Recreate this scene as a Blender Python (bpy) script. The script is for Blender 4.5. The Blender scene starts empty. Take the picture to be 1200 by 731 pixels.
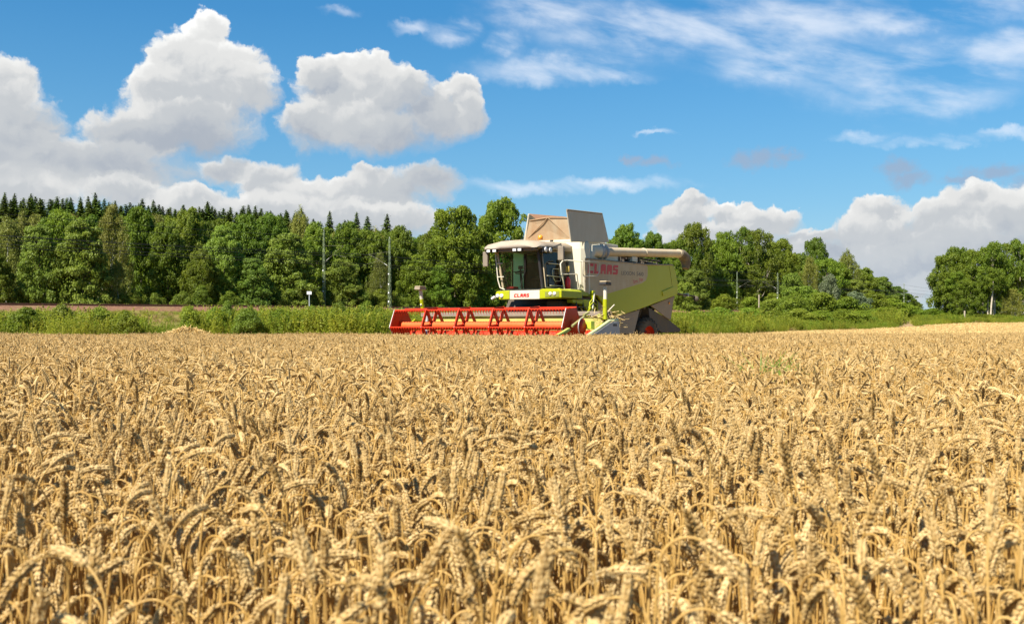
import bpy, bmesh, math, random
import numpy as np
from mathutils import Vector, Matrix

R = math.radians
scene = bpy.context.scene
col = scene.collection

# ------------------------------------------------------------------ camera
FOC = 1200.0          # focal length in photograph pixels (photo is 1200 wide)
HOR = 383.0           # photograph row of the horizon
CAMZ = 1.0
cam_d = bpy.data.cameras.new('camera')
cam = bpy.data.objects.new('camera', cam_d)
col.objects.link(cam)
cam.location = (0, 0, CAMZ)
cam.rotation_euler = (R(90), 0, 0)
cam_d.sensor_width = 36.0
cam_d.lens = 36.0 * FOC / 1200.0
cam_d.shift_y = (HOR - 365.5) / 1200.0
cam_d.clip_start = 0.05
cam_d.clip_end = 5000
cam_d.dof.use_dof = True
cam_d.dof.focus_distance = 17.0
cam_d.dof.aperture_fstop = 9.5
scene.camera = cam

# ------------------------------------------------------------------ light
SUN_DIR = Vector((-0.47, -0.56, 0.84)).normalized()      # towards the sun
sun_el = math.asin(SUN_DIR.z)
sun_az = math.atan2(SUN_DIR.x, SUN_DIR.y)
sun_d = bpy.data.lights.new('sun', 'SUN')
sun_d.energy = 4.3
sun_d.angle = R(0.53)
sun_d.color = (1.0, 0.94, 0.84)
sun = bpy.data.objects.new('sun', sun_d)
col.objects.link(sun)
sun.rotation_euler = SUN_DIR.to_track_quat('Z', 'Y').to_euler()

scene.view_settings.view_transform = 'Standard'
scene.view_settings.look = 'None'
scene.view_settings.gamma = 1.0
scene.view_settings.exposure = 1.30
scene.cycles.use_denoising = True
scene.cycles.max_bounces = 8
scene.cycles.diffuse_bounces = 4
scene.cycles.transparent_max_bounces = 12
scene.cycles.caustics_reflective = False
scene.cycles.caustics_refractive = False


# ---- sky: Nishita plus cumulus and cirrus, all as functions of the direction
world = bpy.data.worlds.new('World')
scene.world = world
world.use_nodes = True


class NT:
    """small helper to write node trees"""
    def __init__(self, tree):
        self.t = tree

    def n(self, typ, **kw):
        nd = self.t.nodes.new(typ)
        for k, v in kw.items():
            setattr(nd, k, v)
        return nd

    def put(self, sock, v):
        if v is None:
            return
        if isinstance(v, bpy.types.NodeSocket):
            self.t.links.new(v, sock)
        else:
            sock.default_value = v

    def m(self, op, a, b=None, c=None, clamp=False):
        nd = self.n('ShaderNodeMath', operation=op)
        nd.use_clamp = clamp
        for i, v in enumerate((a, b, c)):
            self.put(nd.inputs[i], v)
        return nd.outputs[0]

    def v(self, op, a, b=None, c=None, out=0):
        nd = self.n('ShaderNodeVectorMath', operation=op)
        for i, x in enumerate((a, b, c)):
            if x is not None:
                self.put(nd.inputs[i], x)
        return nd.outputs[out]

    def mix(self, f, a, b, mode='MIX'):
        nd = self.n('ShaderNodeMix', data_type='RGBA', blend_type=mode)
        self.put(nd.inputs[0], f)
        self.put(nd.inputs[6], a)
        self.put(nd.inputs[7], b)
        return nd.outputs[2]

    def maprange(self, x, a, b, c=0.0, d=1.0, smooth=False):
        nd = self.n('ShaderNodeMapRange')
        if smooth:
            nd.interpolation_type = 'SMOOTHSTEP'
        self.put(nd.inputs[0], x)
        for i, q in enumerate((a, b, c, d)):
            self.put(nd.inputs[1 + i], q)
        return nd.outputs[0]

    def noise(self, vec, scale, detail=4.0, rough=0.55, dist=0.0, out=0, dim='3D'):
        nd = self.n('ShaderNodeTexNoise', noise_dimensions=dim)
        self.put(nd.inputs['Vector'], vec)
        nd.inputs['Scale'].default_value = scale
        nd.inputs['Detail'].default_value = detail
        nd.inputs['Roughness'].default_value = rough
        nd.inputs['Distortion'].default_value = dist
        return nd.outputs[out]

    def noise2(self, *a, **k):
        return self.noise(*a, dim='2D', **k)

    def voro(self, vec, scale, detail=2.0, rough=0.5, smooth=0.6):
        nd = self.n('ShaderNodeTexVoronoi', feature='SMOOTH_F1', voronoi_dimensions='2D')
        self.put(nd.inputs['Vector'], vec)
        nd.inputs['Scale'].default_value = scale
        nd.inputs['Detail'].default_value = detail
        nd.inputs['Roughness'].default_value = rough
        nd.inputs['Smoothness'].default_value = smooth
        nd.normalize = True
        return nd.outputs['Distance']


def sky_pt(px, py):
    """photograph pixel -> (azimuth, tangent of elevation) of that direction"""
    a = math.atan((px - 600) / FOC)
    return a, (HOR - py) / FOC * math.cos(a)


# cumulus lobes in the sky: centre and radii, measured in the photograph's degrees of arc
CUMULUS = [
    (-60, 130, 90, 66), (2, 112, 46, 46), (24, 158, 60, 56), (66, 192, 90, 36), (-10, 195, 110, 46),
    (243, 38, 26, 30), (228, 72, 52, 44), (268, 88, 52, 42), (295, 105, 34, 34), (196, 108, 44, 40),
    (228, 122, 84, 52), (170, 160, 74, 42), (225, 152, 74, 36), (130, 196, 110, 30),
    (425, 84, 44, 30), (394, 108, 52, 46), (372, 146, 46, 40), (445, 116, 64, 48), (444, 152, 84, 38),
    (508, 136, 58, 38), (546, 116, 26, 30), (552, 134, 24, 26), (374, 90, 26, 26), (478, 110, 36, 30),
    (262, 200, 30, 20), (318, 216, 48, 30), (370, 232, 66, 26), (436, 206, 34, 15), (452, 224, 70, 26),
    (505, 214, 44, 26), (148, 226, 56, 20), (232, 238, 60, 22), (430, 262, 110, 28), (10, 226, 90, 30), (330, 250, 110, 24),
    (806, 240, 32, 16), (796, 258, 40, 22), (858, 254, 34, 20), (900, 262, 44, 20), (948, 280, 48, 16), (850, 282, 100, 24), (960, 300, 80, 24),
    (1028, 252, 34, 26), (1005, 278, 44, 28), (1060, 284, 62, 38), (1140, 240, 46, 28), (1112, 262, 52, 34),
    (1185, 256, 44, 34), (1150, 300, 100, 46), (1070, 318, 90, 34), (1230, 250, 60, 44), (1180, 340, 120, 24),
]
GREY = [(888, 186, 44, 15), (920, 182, 26, 9), (1052, 196, 26, 16), (1066, 208, 30, 15), (1165, 203, 44, 12), (1130, 212, 30, 8),
        (768, 190, 26, 9), (742, 186, 14, 6), (1215, 215, 40, 16)]
CIRRUS = [(640, 10, 90, 26), (740, 34, 120, 36), (880, 30, 200, 40), (1080, 18, 170, 22), (1080, 84, 150, 38), (1090, 118, 90, 26), (1170, 60, 120, 24),
          (650, 82, 110, 20), (700, 88, 70, 12), (596, 50, 26, 18), (530, 38, 34, 16), (1010, 160, 40, 8), (1130, 162, 90, 7), (772, 156, 24, 4), (396, 12, 24, 7), (930, 70, 110, 30),
          (480, 30, 24, 10), (680, 218, 160, 10)]


def lobe_group(name, lobes, soft, shaded=False):
    g = bpy.data.node_groups.new(name, 'ShaderNodeTree')
    g.interface.new_socket('Vector', in_out='INPUT', socket_type='NodeSocketVector')
    g.interface.new_socket('Noise', in_out='INPUT', socket_type='NodeSocketFloat')
    g.interface.new_socket('Field', in_out='OUTPUT', socket_type='NodeSocketFloat')
    if shaded:
        g.interface.new_socket('Shade', in_out='OUTPUT', socket_type='NodeSocketFloat')
    w = NT(g)
    gin = w.n('NodeGroupInput')
    gi = gin.outputs[0]
    d = None
    sh = 0.5
    for (px, py, rx, ry) in lobes:
        a, v = sky_pt(px, py)
        ia, ib = FOC / rx, FOC / ry
        q = w.v('MULTIPLY_ADD', gi, (ia, ib, 0.0), (-a * ia, -v * ib, 0.0))
        ln = w.v('LENGTH', q, out=1)
        d = ln if d is None else w.m('SMOOTH_MIN', d, ln, soft)
        if shaded:
            # each billow is lit on its upper left and shaded below, and stands before the ones listed earlier
            dt = w.v('DOT_PRODUCT', q, (-0.14, 0.40, 0.0), out=1)
            s = w.m('ADD', dt, 0.52)
            mk = w.maprange(w.m('ADD', ln, w.m('MULTIPLY', gin.outputs[1], -0.55)), 0.72, 1.05, 1.0, 0.0, True)
            mf = w.n('ShaderNodeMix', data_type='FLOAT')
            w.put(mf.inputs[0], mk)
            w.put(mf.inputs[2], sh)
            w.put(mf.inputs[3], s)
            sh = mf.outputs[0]
    o = w.n('NodeGroupOutput')
    g.links.new(w.m('SUBTRACT', 1.0, d), o.inputs[0])
    if shaded:
        g.links.new(sh, o.inputs[1])
    return g


def build_sky():
    w = NT(world.node_tree)
    world.node_tree.nodes.clear()
    tc = w.n('ShaderNodeTexCoord').outputs['Generated']
    d = w.v('NORMALIZE', tc)
    sx = w.n('ShaderNodeSeparateXYZ')
    w.put(sx.inputs[0], d)
    x, y, z = sx.outputs
    az = w.m('ARCTAN2', x, y)
    hyp = w.m('SQRT', w.m('ADD', w.m('MULTIPLY', x, x), w.m('ADD', w.m('MULTIPLY', y, y), 1e-6)))
    el = w.m('DIVIDE', z, hyp)
    cx = w.n('ShaderNodeCombineXYZ')
    w.put(cx.inputs[0], az)
    w.put(cx.inputs[1], el)
    p = cx.outputs[0]

    sky = w.n('ShaderNodeTexSky', sky_type='NISHITA')
    sky.sun_disc = False
    sky.sun_elevation = sun_el
    sky.sun_rotation = sun_az
    sky.air_density = 1.0
    sky.dust_density = 0.4
    sky.ozone_density = 2.2
    hsv = w.n('ShaderNodeHueSaturation')
    hsv.inputs['Hue'].default_value = SKY_HUE
    hsv.inputs['Saturation'].default_value = SKY_SAT
    hsv.inputs['Value'].default_value = SKY_VAL
    w.put(hsv.inputs['Color'], sky.outputs[0])
    dim = w.maprange(el, 0.0, 0.32, SKY_LOW, 1.0)
    bs = w.n('ShaderNodeVectorMath', operation='SCALE')
    w.put(bs.inputs[0], hsv.outputs[0])
    w.put(bs.inputs['Scale'], dim)
    base = w.mix(w.maprange(el, 0.0, 0.30, 0.45, 0.0), bs.outputs[0], (0.50, 1.60, 2.85, 1))

    def lobes(g, vec, noise=0.0, both=False):
        nd = w.n('ShaderNodeGroup')
        nd.node_tree = g
        w.put(nd.inputs[0], vec)
        w.put(nd.inputs[1], noise)
        return (nd.outputs[0], nd.outputs[1]) if both else nd.outputs[0]

    # warp so that lobes lose their elliptical outline
    wn = w.noise2(p, 22.0, 3.0, 0.5, out=1)
    p1 = w.v('ADD', p, w.v('MULTIPLY', w.v('SUBTRACT', wn, (0.5, 0.5, 0.5)), (0.028, 0.022, 0.0)))
    wf = w.noise2(p, 75.0, 4.0, 0.6, out=1)
    p1 = w.v('ADD', p1, w.v('MULTIPLY', w.v('SUBTRACT', wf, (0.5, 0.5, 0.5)), (0.014, 0.012, 0.0)))
    gc = lobe_group('cumulus lobes', CUMULUS, 0.22, True)

    def billow(vec):
        a = w.voro(vec, 32.0, 3.0, 0.55, 0.8)
        b = w.noise2(vec, 42.0, 6.0, 0.6)
        return w.m('ADD', w.m('MULTIPLY', w.m('SUBTRACT', 0.42, a), 0.75), w.m('MULTIPLY', w.m('SUBTRACT', b, 0.5), 0.55))

    n0 = billow(p1)
    f0, lsh = lobes(gc, p1, n0, True)
    n1 = billow(w.v('ADD', p1, (-0.0035, 0.0055, 0.0)))
    dens = w.m('ADD', f0, w.m('MULTIPLY', n0, 0.62))
    # lit tops, shaded bases: how fast the cloud thins upwards, plus small relief
    rel = w.m('SUBTRACT', n0, n1)
    sh = w.m('ADD', w.m('MULTIPLY', lsh, 0.62), w.m('MULTIPLY', rel, 0.40))
    # flat shaded bases of the high and of the low clouds
    hi_ = w.maprange(el, 0.150, 0.285, -0.20, 0.20)
    lo_ = w.maprange(el, 0.060, 0.135, -0.14, 0.12)
    bs_ = w.n('ShaderNodeMix', data_type='FLOAT')
    w.put(bs_.inputs[0], w.maprange(w.m('ADD', el, w.m('MULTIPLY', w.m('SUBTRACT', n0, 0.1), 0.06)), 0.122, 0.165))
    w.put(bs_.inputs[2], lo_)
    w.put(bs_.inputs[3], hi_)
    sh = w.m('ADD', sh, bs_.outputs[0])
    sh = w.m('ADD', sh, w.maprange(f0, 0.05, 0.75, 0.17, -0.05))
    thin = w.maprange(dens, 0.0, 0.45, 0.16, 0.0)
    sh = w.m('ADD', sh, thin)
    soft = w.noise2(p, 9.0, 4.0, 0.55)
    sh = w.m('ADD', sh, w.m('MULTIPLY', w.m('SUBTRACT', soft, 0.5), 0.42))
    ramp = w.n('ShaderNodeValToRGB')
    w.put(ramp.inputs[0], sh)
    cr = ramp.color_ramp
    cr.interpolation = 'EASE'
    cr.elements[0].position = 0.0
    cr.elements[0].color = (0.37, 0.41, 0.47, 1)
    cr.elements[1].position = 1.0
    cr.elements[1].color = (0.92, 0.92, 0.90, 1)
    e = cr.elements.new(0.35); e.color = (0.50, 0.525, 0.55, 1)
    e = cr.elements.new(0.62); e.color = (0.68, 0.685, 0.68, 1)
    edge = w.maprange(sh, 0.2, 0.75, 0.62, 0.16)
    alpha = w.maprange(w.m('DIVIDE', w.m('SUBTRACT', dens, 0.04), edge), 0.0, 1.0, 0.0, 1.0, True)
    # grey scraps of cloud
    gg = lobe_group('grey cloud lobes', GREY, 0.15)
    pg = w.v('ADD', p, w.v('MULTIPLY', w.v('SUBTRACT', w.noise2(p, 40.0, 4.0, 0.6, out=1), (0.5, 0.5, 0.5)), (0.03, 0.018, 0.0)))
    fg = w.m('ADD', lobes(gg, pg), w.m('MULTIPLY', w.m('SUBTRACT', w.noise2(p, 60.0, 5.0, 0.6), 0.5), 1.1))
    ag = w.maprange(fg, -0.05, 0.85, 0.0, 0.80, True)
    # cirrus veil: stretched noise inside soft lobes
    gv = lobe_group('cirrus lobes', CIRRUS, 0.4)
    fv = lobes(gv, p1)
    rot = w.n('ShaderNodeVectorRotate', rotation_type='Z_AXIS')
    w.put(rot.inputs['Vector'], p)
    rot.inputs['Angle'].default_value = R(14)
    st = w.v('MULTIPLY', rot.outputs[0], (11.0, 36.0, 1.0))
    cn = w.noise2(st, 1.0, 6.0, 0.55, 0.12)
    cm = w.maprange(fv, -0.25, 0.75, 0.0, 1.0, True)
    av = w.m('MULTIPLY', cm, w.maprange(cn, 0.25, 0.80, 0.0, 1.0, True))
    av = w.m('MULTIPLY', av, 0.62)
    k = CLOUD_GAIN

    def cc(r, g_, b):
        return (r * k, g_ * k, b * k, 1)
    c1 = w.mix(av, base, cc(0.88, 0.90, 0.94))
    c2 = w.mix(ag, c1, cc(0.30, 0.39, 0.53))
    cl = w.n('ShaderNodeVectorMath', operation='SCALE')
    w.put(cl.inputs[0], ramp.outputs[0])
    cl.inputs['Scale'].default_value = k
    c3 = w.mix(alpha, c2, cl.outputs[0])
    # low haze towards the horizon
    hz = w.maprange(el, -0.02, 0.12, 0.26, 0.0, True)
    c4 = w.mix(hz, c3, cc(0.55, 0.66, 0.78))
    # the clouds and the haze only stand above the horizon
    c5 = w.mix(w.maprange(el, -0.03, 0.0, 0.0, 1.0), base, c4)
    bg = w.n('ShaderNodeBackground')
    w.put(bg.inputs['Color'], c5)
    bg.inputs['Strength'].default_value = SKY_STRENGTH
    out = w.n('ShaderNodeOutputWorld')
    world.node_tree.links.new(bg.outputs[0], out.inputs[0])


SKY_STRENGTH = 0.14
SKY_LOW = 0.62
SKY_HUE, SKY_SAT, SKY_VAL = 0.495, 1.42, 0.42
CLOUD_GAIN = 0.47 / SKY_STRENGTH
build_sky()
world.cycles.sampling_method = 'MANUAL'
world.cycles.sample_map_resolution = 256


# ------------------------------------------------------------------ helpers
def tag(o, label=None, cat=None, group=None, kind=None):
    if label:
        o['label'] = label
    if cat:
        o['category'] = cat
    if group:
        o['group'] = group
    if kind:
        o['kind'] = kind
    return o


def empty(name, loc=(0, 0, 0), rz=0.0):
    o = bpy.data.objects.new(name, None)
    o.empty_display_size = 0.2
    o.location = loc
    o.rotation_euler = (0, 0, rz)
    col.objects.link(o)
    return o


def link(name, me, parent=None):
    o = bpy.data.objects.new(name, me)
    col.objects.link(o)
    if parent is not None:
        o.parent = parent
    return o


def new_mat(name):
    m = bpy.data.materials.new(name)
    m.use_nodes = True
    m.node_tree.nodes.clear()
    return m, NT(m.node_tree)


def finish(w, shader):
    o = w.n('ShaderNodeOutputMaterial')
    w.t.links.new(shader, o.inputs[0])


def principled(w, color, rough=0.5, metal=0.0, spec=0.5, normal=None, coat=0.0):
    b = w.n('ShaderNodeBsdfPrincipled')
    w.put(b.inputs['Base Color'], color)
    w.put(b.inputs['Roughness'], rough)
    b.inputs['Metallic'].default_value = metal
    b.inputs['Specular IOR Level'].default_value = spec
    b.inputs['Coat Weight'].default_value = coat
    if normal is not None:
        w.put(b.inputs['Normal'], normal)
    return b.outputs[0]


def rgb(c):
    return (c[0], c[1], c[2], 1.0)


def paint(name, c, rough=0.4, dust=(0.42, 0.34, 0.22), amount=0.35, metal=0.0, spec=0.4):
    """machine paint with field dust: streaky and heaviest on upward faces"""
    m, w = new_mat(name)
    tc = w.n('ShaderNodeTexCoord').outputs['Object']
    n1 = w.noise(tc, 1.3, 6.0, 0.62)
    n2 = w.noise(w.v('MULTIPLY', tc, (5.0, 5.0, 1.2)), 1.0, 5.0, 0.6)
    n3 = w.noise(tc, 38.0, 2.0, 0.5)
    geo = w.n('ShaderNodeNewGeometry')
    sp = w.n('ShaderNodeSeparateXYZ')
    w.put(sp.inputs[0], geo.outputs['Normal'])
    upf = w.maprange(sp.outputs[2], 0.0, 0.9, 0.0, 0.45)
    f = w.m('ADD', w.maprange(n1, 0.35, 0.75, 0.0, 0.7), w.maprange(n2, 0.42, 0.75, 0.0, 0.5))
    f = w.m('MULTIPLY', w.m('ADD', f, upf), amount, clamp=True)
    cc = w.mix(f, rgb(c), rgb(dust))
    cc = w.mix(w.maprange(n3, 0.4, 0.7, 0.0, 0.12), cc, rgb(tuple(v * 0.55 for v in c)))
    ro = w.maprange(f, 0.0, 0.4, rough, min(0.9, rough + 0.35))
    bump = w.n('ShaderNodeBump')
    bump.inputs['Strength'].default_value = 0.08
    bump.inputs['Distance'].default_value = 0.02
    w.put(bump.inputs['Height'], n1)
    finish(w, principled(w, cc, ro, metal, spec, bump.outputs[0]))
    return m


def plain(name, c, rough=0.6, metal=0.0, var=0.25, scale=6.0, spec=0.4):
    m, w = new_mat(name)
    tc = w.n('ShaderNodeTexCoord').outputs['Object']
    n = w.noise(tc, scale, 5.0, 0.6)
    cc = w.mix(w.maprange(n, 0.3, 0.7, 0.0, 1.0), rgb(tuple(v * (1 - var) for v in c)), rgb(tuple(min(1, v * (1 + var)) for v in c)))
    finish(w, principled(w, cc, rough, metal, spec))
    return m


class MB:
    """collects quads, prisms, tubes, discs ... and links them as ONE mesh object"""
    def __init__(self):
        self.v, self.f, self.s = [], [], []

    def add(self, verts, faces, smooth=False):
        k = len(self.v)
        self.v += [tuple(p) for p in verts]
        self.f += [tuple(i + k for i in f) for f in faces]
        self.s += [smooth] * len(faces)
        return self

    def box(self, x0, x1, y0, y1, z0, z1):
        v = [(x, y, z) for x in (x0, x1) for y in (y0, y1) for z in (z0, z1)]
        f = [(0, 1, 3, 2), (4, 6, 7, 5), (0, 4, 5, 1), (2, 3, 7, 6), (0, 2, 6, 4), (1, 5, 7, 3)]
        return self.add(v, f)

    def prism(self, poly, a0, a1, axis):
        """polygon in the two other axes, extruded along axis from a0 to a1"""
        n = len(poly)

        def P(p, a):
            if axis == 'x':
                return (a, p[0], p[1])
            if axis == 'y':
                return (p[0], a, p[1])
            return (p[0], p[1], a)
        v = [P(p, a0) for p in poly] + [P(p, a1) for p in poly]
        f = [tuple(range(n - 1, -1, -1)), tuple(range(n, 2 * n))]
        f += [(i, (i + 1) % n, n + (i + 1) % n, n + i) for i in range(n)]
        return self.add(v, f)

    def slab(self, quad, t):
        """thick plate: polygon corners in space, thickened along its normal by t"""
        q = [Vector(p) for p in quad]
        nrm = (q[1] - q[0]).cross(q[2] - q[0]).normalized() * t
        n = len(q)
        v = q + [p + nrm for p in q]
        f = [tuple(range(n - 1, -1, -1)), tuple(range(n, 2 * n))]
        f += [(i, (i + 1) % n, n + (i + 1) % n, n + i) for i in range(n)]
        return self.add(v, f)

    def tube(self, pts, r, seg=8, cap=True, smooth=True):
        pts = [Vector(p) for p in pts]
        rr = r if isinstance(r, (list, tuple)) else [r] * len(pts)
        rings = []
        prev = None
        for i, p in enumerate(pts):
            a = pts[max(0, i - 1)]
            b = pts[min(len(pts) - 1, i + 1)]
            t = (b - a).normalized()
            if prev is None:
                u = t.orthogonal().normalized()
            else:
                u = (prev - t * prev.dot(t))
                u = u.normalized() if u.length > 1e-6 else t.orthogonal().normalized()
            prev = u
            w_ = t.cross(u)
            rings.append([p + (u * math.cos(2 * math.pi * k / seg) + w_ * math.sin(2 * math.pi * k / seg)) * rr[i] for k in range(seg)])
        v = [q for ring in rings for q in ring]
        f = []
        for i in range(len(pts) - 1):
            for k in range(seg):
                f.append((i * seg + k, i * seg + (k + 1) % seg, (i + 1) * seg + (k + 1) % seg, (i + 1) * seg + k))
        self.add(v, f, smooth)
        if cap:
            self.add(rings[0], [tuple(range(seg - 1, -1, -1))])
            self.add(rings[-1], [tuple(range(seg))])
        return self

    def lathe(self, prof, axis='x', centre=(0, 0, 0), seg=24, smooth=True):
        """profile of (position along axis, radius) turned round an axis through centre"""
        cx, cy, cz = centre
        v = []
        for (a, r) in prof:
            for k in range(seg):
                t = 2 * math.pi * k / seg
                p, q = r * math.cos(t), r * math.sin(t)
                v.append((cx + a, cy + p, cz + q) if axis == 'x' else ((cx + p, cy + a, cz + q) if axis == 'y' else (cx + p, cy + q, cz + a)))
        f = []
        for i in range(len(prof) - 1):
            for k in range(seg):
                f.append((i * seg + k, i * seg + (k + 1) % seg, (i + 1) * seg + (k + 1) % seg, (i + 1) * seg + k))
        return self.add(v, f, smooth)

    def build(self, name, mat, parent=None, bevel=0.0):
        me = bpy.data.meshes.new(name)
        me.from_pydata(self.v, [], self.f)
        me.polygons.foreach_set('use_smooth', self.s)
        bm = bmesh.new()
        bm.from_mesh(me)
        if bevel > 0:
            bm.edges.ensure_lookup_table()
            es = [e for e in bm.edges if len(e.link_faces) == 2 and e.calc_face_angle(0) > R(25)]
            if es:
                bmesh.ops.bevel(bm, geom=es, offset=bevel, segments=2, affect='EDGES', profile=0.6, clamp_overlap=True)
        bmesh.ops.recalc_face_normals(bm, faces=bm.faces)
        bm.to_mesh(me)
        bm.free()
        me.materials.append(mat)
        return link(name, me, parent)


def np_mesh(name, verts, quads, mat, attrs=None, smooth=False, tris=None):
    """mesh from numpy arrays; attrs: {name: per-vertex floats}"""
    me = bpy.data.meshes.new(name)
    nv = len(verts)
    me.vertices.add(nv)
    me.vertices.foreach_set('co', np.asarray(verts, dtype=np.float32).ravel())
    loops = []
    starts = []
    if quads is not None and len(quads):
        loops.append(np.asarray(quads, dtype=np.int32).ravel())
        starts.append(np.arange(len(quads), dtype=np.int32) * 4)
    if tris is not None and len(tris):
        off = len(loops[0]) if loops else 0
        loops.append(np.asarray(tris, dtype=np.int32).ravel())
        starts.append(off + np.arange(len(tris), dtype=np.int32) * 3)
    lp = np.concatenate(loops)
    st = np.concatenate(starts)
    me.loops.add(len(lp))
    me.loops.foreach_set('vertex_index', lp)
    me.polygons.add(len(st))
    me.polygons.foreach_set('loop_start', st)
    if smooth:
        me.polygons.foreach_set('use_smooth', np.ones(len(st), dtype=bool))
    for k, a in (attrs or {}).items():
        at = me.attributes.new(k, 'FLOAT', 'POINT')
        at.data.foreach_set('value', np.asarray(a, dtype=np.float32))
    me.update(calc_edges=True)
    me.validate()
    if mat is not None:
        me.materials.append(mat)
    return me


def scatter(name, pts, rots, scls, idx, sources, mat_parent=None):
    """ONE object that draws copies of the source meshes at its points (uncountable stuff only)"""
    coll = bpy.data.collections.new(name + '_sources')
    for i, me in enumerate(sources):
        coll.objects.link(bpy.data.objects.new('%s_source_%03d' % (name, i), me))
    me = bpy.data.meshes.new(name)
    n = len(pts)
    me.vertices.add(n)
    me.vertices.foreach_set('co', np.asarray(pts, dtype=np.float32).ravel())
    for nm, a in (('rot', rots), ('scl', scls)):
        at = me.attributes.new(nm, 'FLOAT_VECTOR', 'POINT')
        at.data.foreach_set('vector', np.asarray(a, dtype=np.float32).ravel())
    at = me.attributes.new('idx', 'INT', 'POINT')
    at.data.foreach_set('value', np.asarray(idx, dtype=np.int32))
    o = link(name, me)
    g = bpy.data.node_groups.new(name + '_scatter', 'GeometryNodeTree')
    g.interface.new_socket('Geometry', in_out='INPUT', socket_type='NodeSocketGeometry')
    g.interface.new_socket('Geometry', in_out='OUTPUT', socket_type='NodeSocketGeometry')
    w = NT(g)
    gi = w.n('NodeGroupInput')
    go = w.n('NodeGroupOutput')
    iop = w.n('GeometryNodeInstanceOnPoints')
    ci = w.n('GeometryNodeCollectionInfo')
    ci.inputs['Collection'].default_value = coll
    ci.inputs['Separate Children'].default_value = True
    ci.inputs['Reset Children'].default_value = True
    g.links.new(gi.outputs[0], iop.inputs['Points'])
    g.links.new(ci.outputs[0], iop.inputs['Instance'])
    iop.inputs['Pick Instance'].default_value = True

    def attr(nm, dt):
        nd = w.n('GeometryNodeInputNamedAttribute', data_type=dt)
        nd.inputs['Name'].default_value = nm
        return nd.outputs[0]
    e2r = w.n('FunctionNodeEulerToRotation')
    g.links.new(attr('rot', 'FLOAT_VECTOR'), e2r.inputs[0])
    g.links.new(e2r.outputs[0], iop.inputs['Rotation'])
    g.links.new(attr('scl', 'FLOAT_VECTOR'), iop.inputs['Scale'])
    g.links.new(attr('idx', 'INT'), iop.inputs['Instance Index'])
    g.links.new(iop.outputs[0], go.inputs[0])
    md = o.modifiers.new('scatter', 'NODES')
    md.node_group = g
    return o


def smoothstep(a, b, x):
    t = np.clip((np.asarray(x, dtype=float) - a) / (b - a), 0, 1)
    return t * t * (3 - 2 * t)


# ------------------------------------------------------------------ terrain
def track_y(u):
    """distance of the railway along the sight line whose slope is u = x / y"""
    return 88.4 / np.maximum(0.724 - u, 0.12)


def ground_z(x, y):
    x = np.asarray(x, dtype=float)
    y = np.asarray(y, dtype=float)
    r = np.clip(y - 48, 0, 130)
    z = 0.0128 * r * (1 + 0.50 * smoothstep(15, 55, x))
    return z + 0.12 * np.sin(x * 0.11 + 1.0) * np.sin(y * 0.07) * smoothstep(48, 80, y)


def gz(x, y):
    return float(ground_z(x, y))


def at_px(px, y):
    return (px - 600) / FOC * y


def z_px(py, y):
    return CAMZ + (HOR - py) / FOC * y


# ------------------------------------------------------------------ ground
def soil_mat():
    m, w = new_mat('meadow soil')
    tc = w.n('ShaderNodeTexCoord').outputs['Object']
    n1 = w.noise(tc, 0.35, 6.0, 0.6)
    n2 = w.noise(tc, 9.0, 4.0, 0.6)
    c = w.mix(w.maprange(n1, 0.35, 0.65), rgb((0.055, 0.085, 0.018)), rgb((0.16, 0.12, 0.05)))
    c = w.mix(w.maprange(n2, 0.3, 0.7, 0, 0.5), c, rgb((0.09, 0.065, 0.035)))
    finish(w, principled(w, c, 0.9, 0, 0.2))
    return m


def stubble_mat():
    m, w = new_mat('cut stubble')
    tc = w.n('ShaderNodeTexCoord').outputs['Object']
    rotn = w.n('ShaderNodeVectorRotate', rotation_type='Z_AXIS')
    w.put(rotn.inputs['Vector'], tc)
    rotn.inputs['Angle'].default_value = R(24)
    rows = w.noise(w.v('MULTIPLY', rotn.outputs[0], (0.05, 0.55, 1.0)), 1.0, 3.0, 0.5)
    n2 = w.noise(tc, 14.0, 5.0, 0.65)
    n3 = w.noise(tc, 0.16, 4.0, 0.5)
    c = w.mix(w.maprange(rows, 0.35, 0.65), rgb((0.36, 0.235, 0.085)), rgb((0.58, 0.42, 0.18)))
    c = w.mix(w.maprange(n2, 0.35, 0.7, 0, 0.5), c, rgb((0.24, 0.15, 0.06)))
    c = w.mix(w.maprange(n3, 0.5, 0.75, 0, 0.4), c, rgb((0.30, 0.27, 0.08)))
    bump = w.n('ShaderNodeBump')
    bump.inputs['Strength'].default_value = 0.7
    bump.inputs['Distance'].default_value = 0.08
    w.put(bump.inputs['Height'], n2)
    finish(w, principled(w, c, 0.85, 0, 0.2, bump.outputs[0]))
    return m


def field_soil_mat():
    m, w = new_mat('field soil with fallen straw')
    tc = w.n('ShaderNodeTexCoord').outputs['Object']
    n1 = w.noise(tc, 30.0, 5.0, 0.65)
    n2 = w.noise(tc, 3.0, 4.0, 0.6)
    c = w.mix(w.maprange(n1, 0.4, 0.65), rgb((0.075, 0.048, 0.025)), rgb((0.30, 0.20, 0.085)))
    c = w.mix(w.maprange(n2, 0.4, 0.7, 0, 0.5), c, rgb((0.12, 0.08, 0.04)))
    finish(w, principled(w, c, 0.95, 0, 0.1))
    return m


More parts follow.
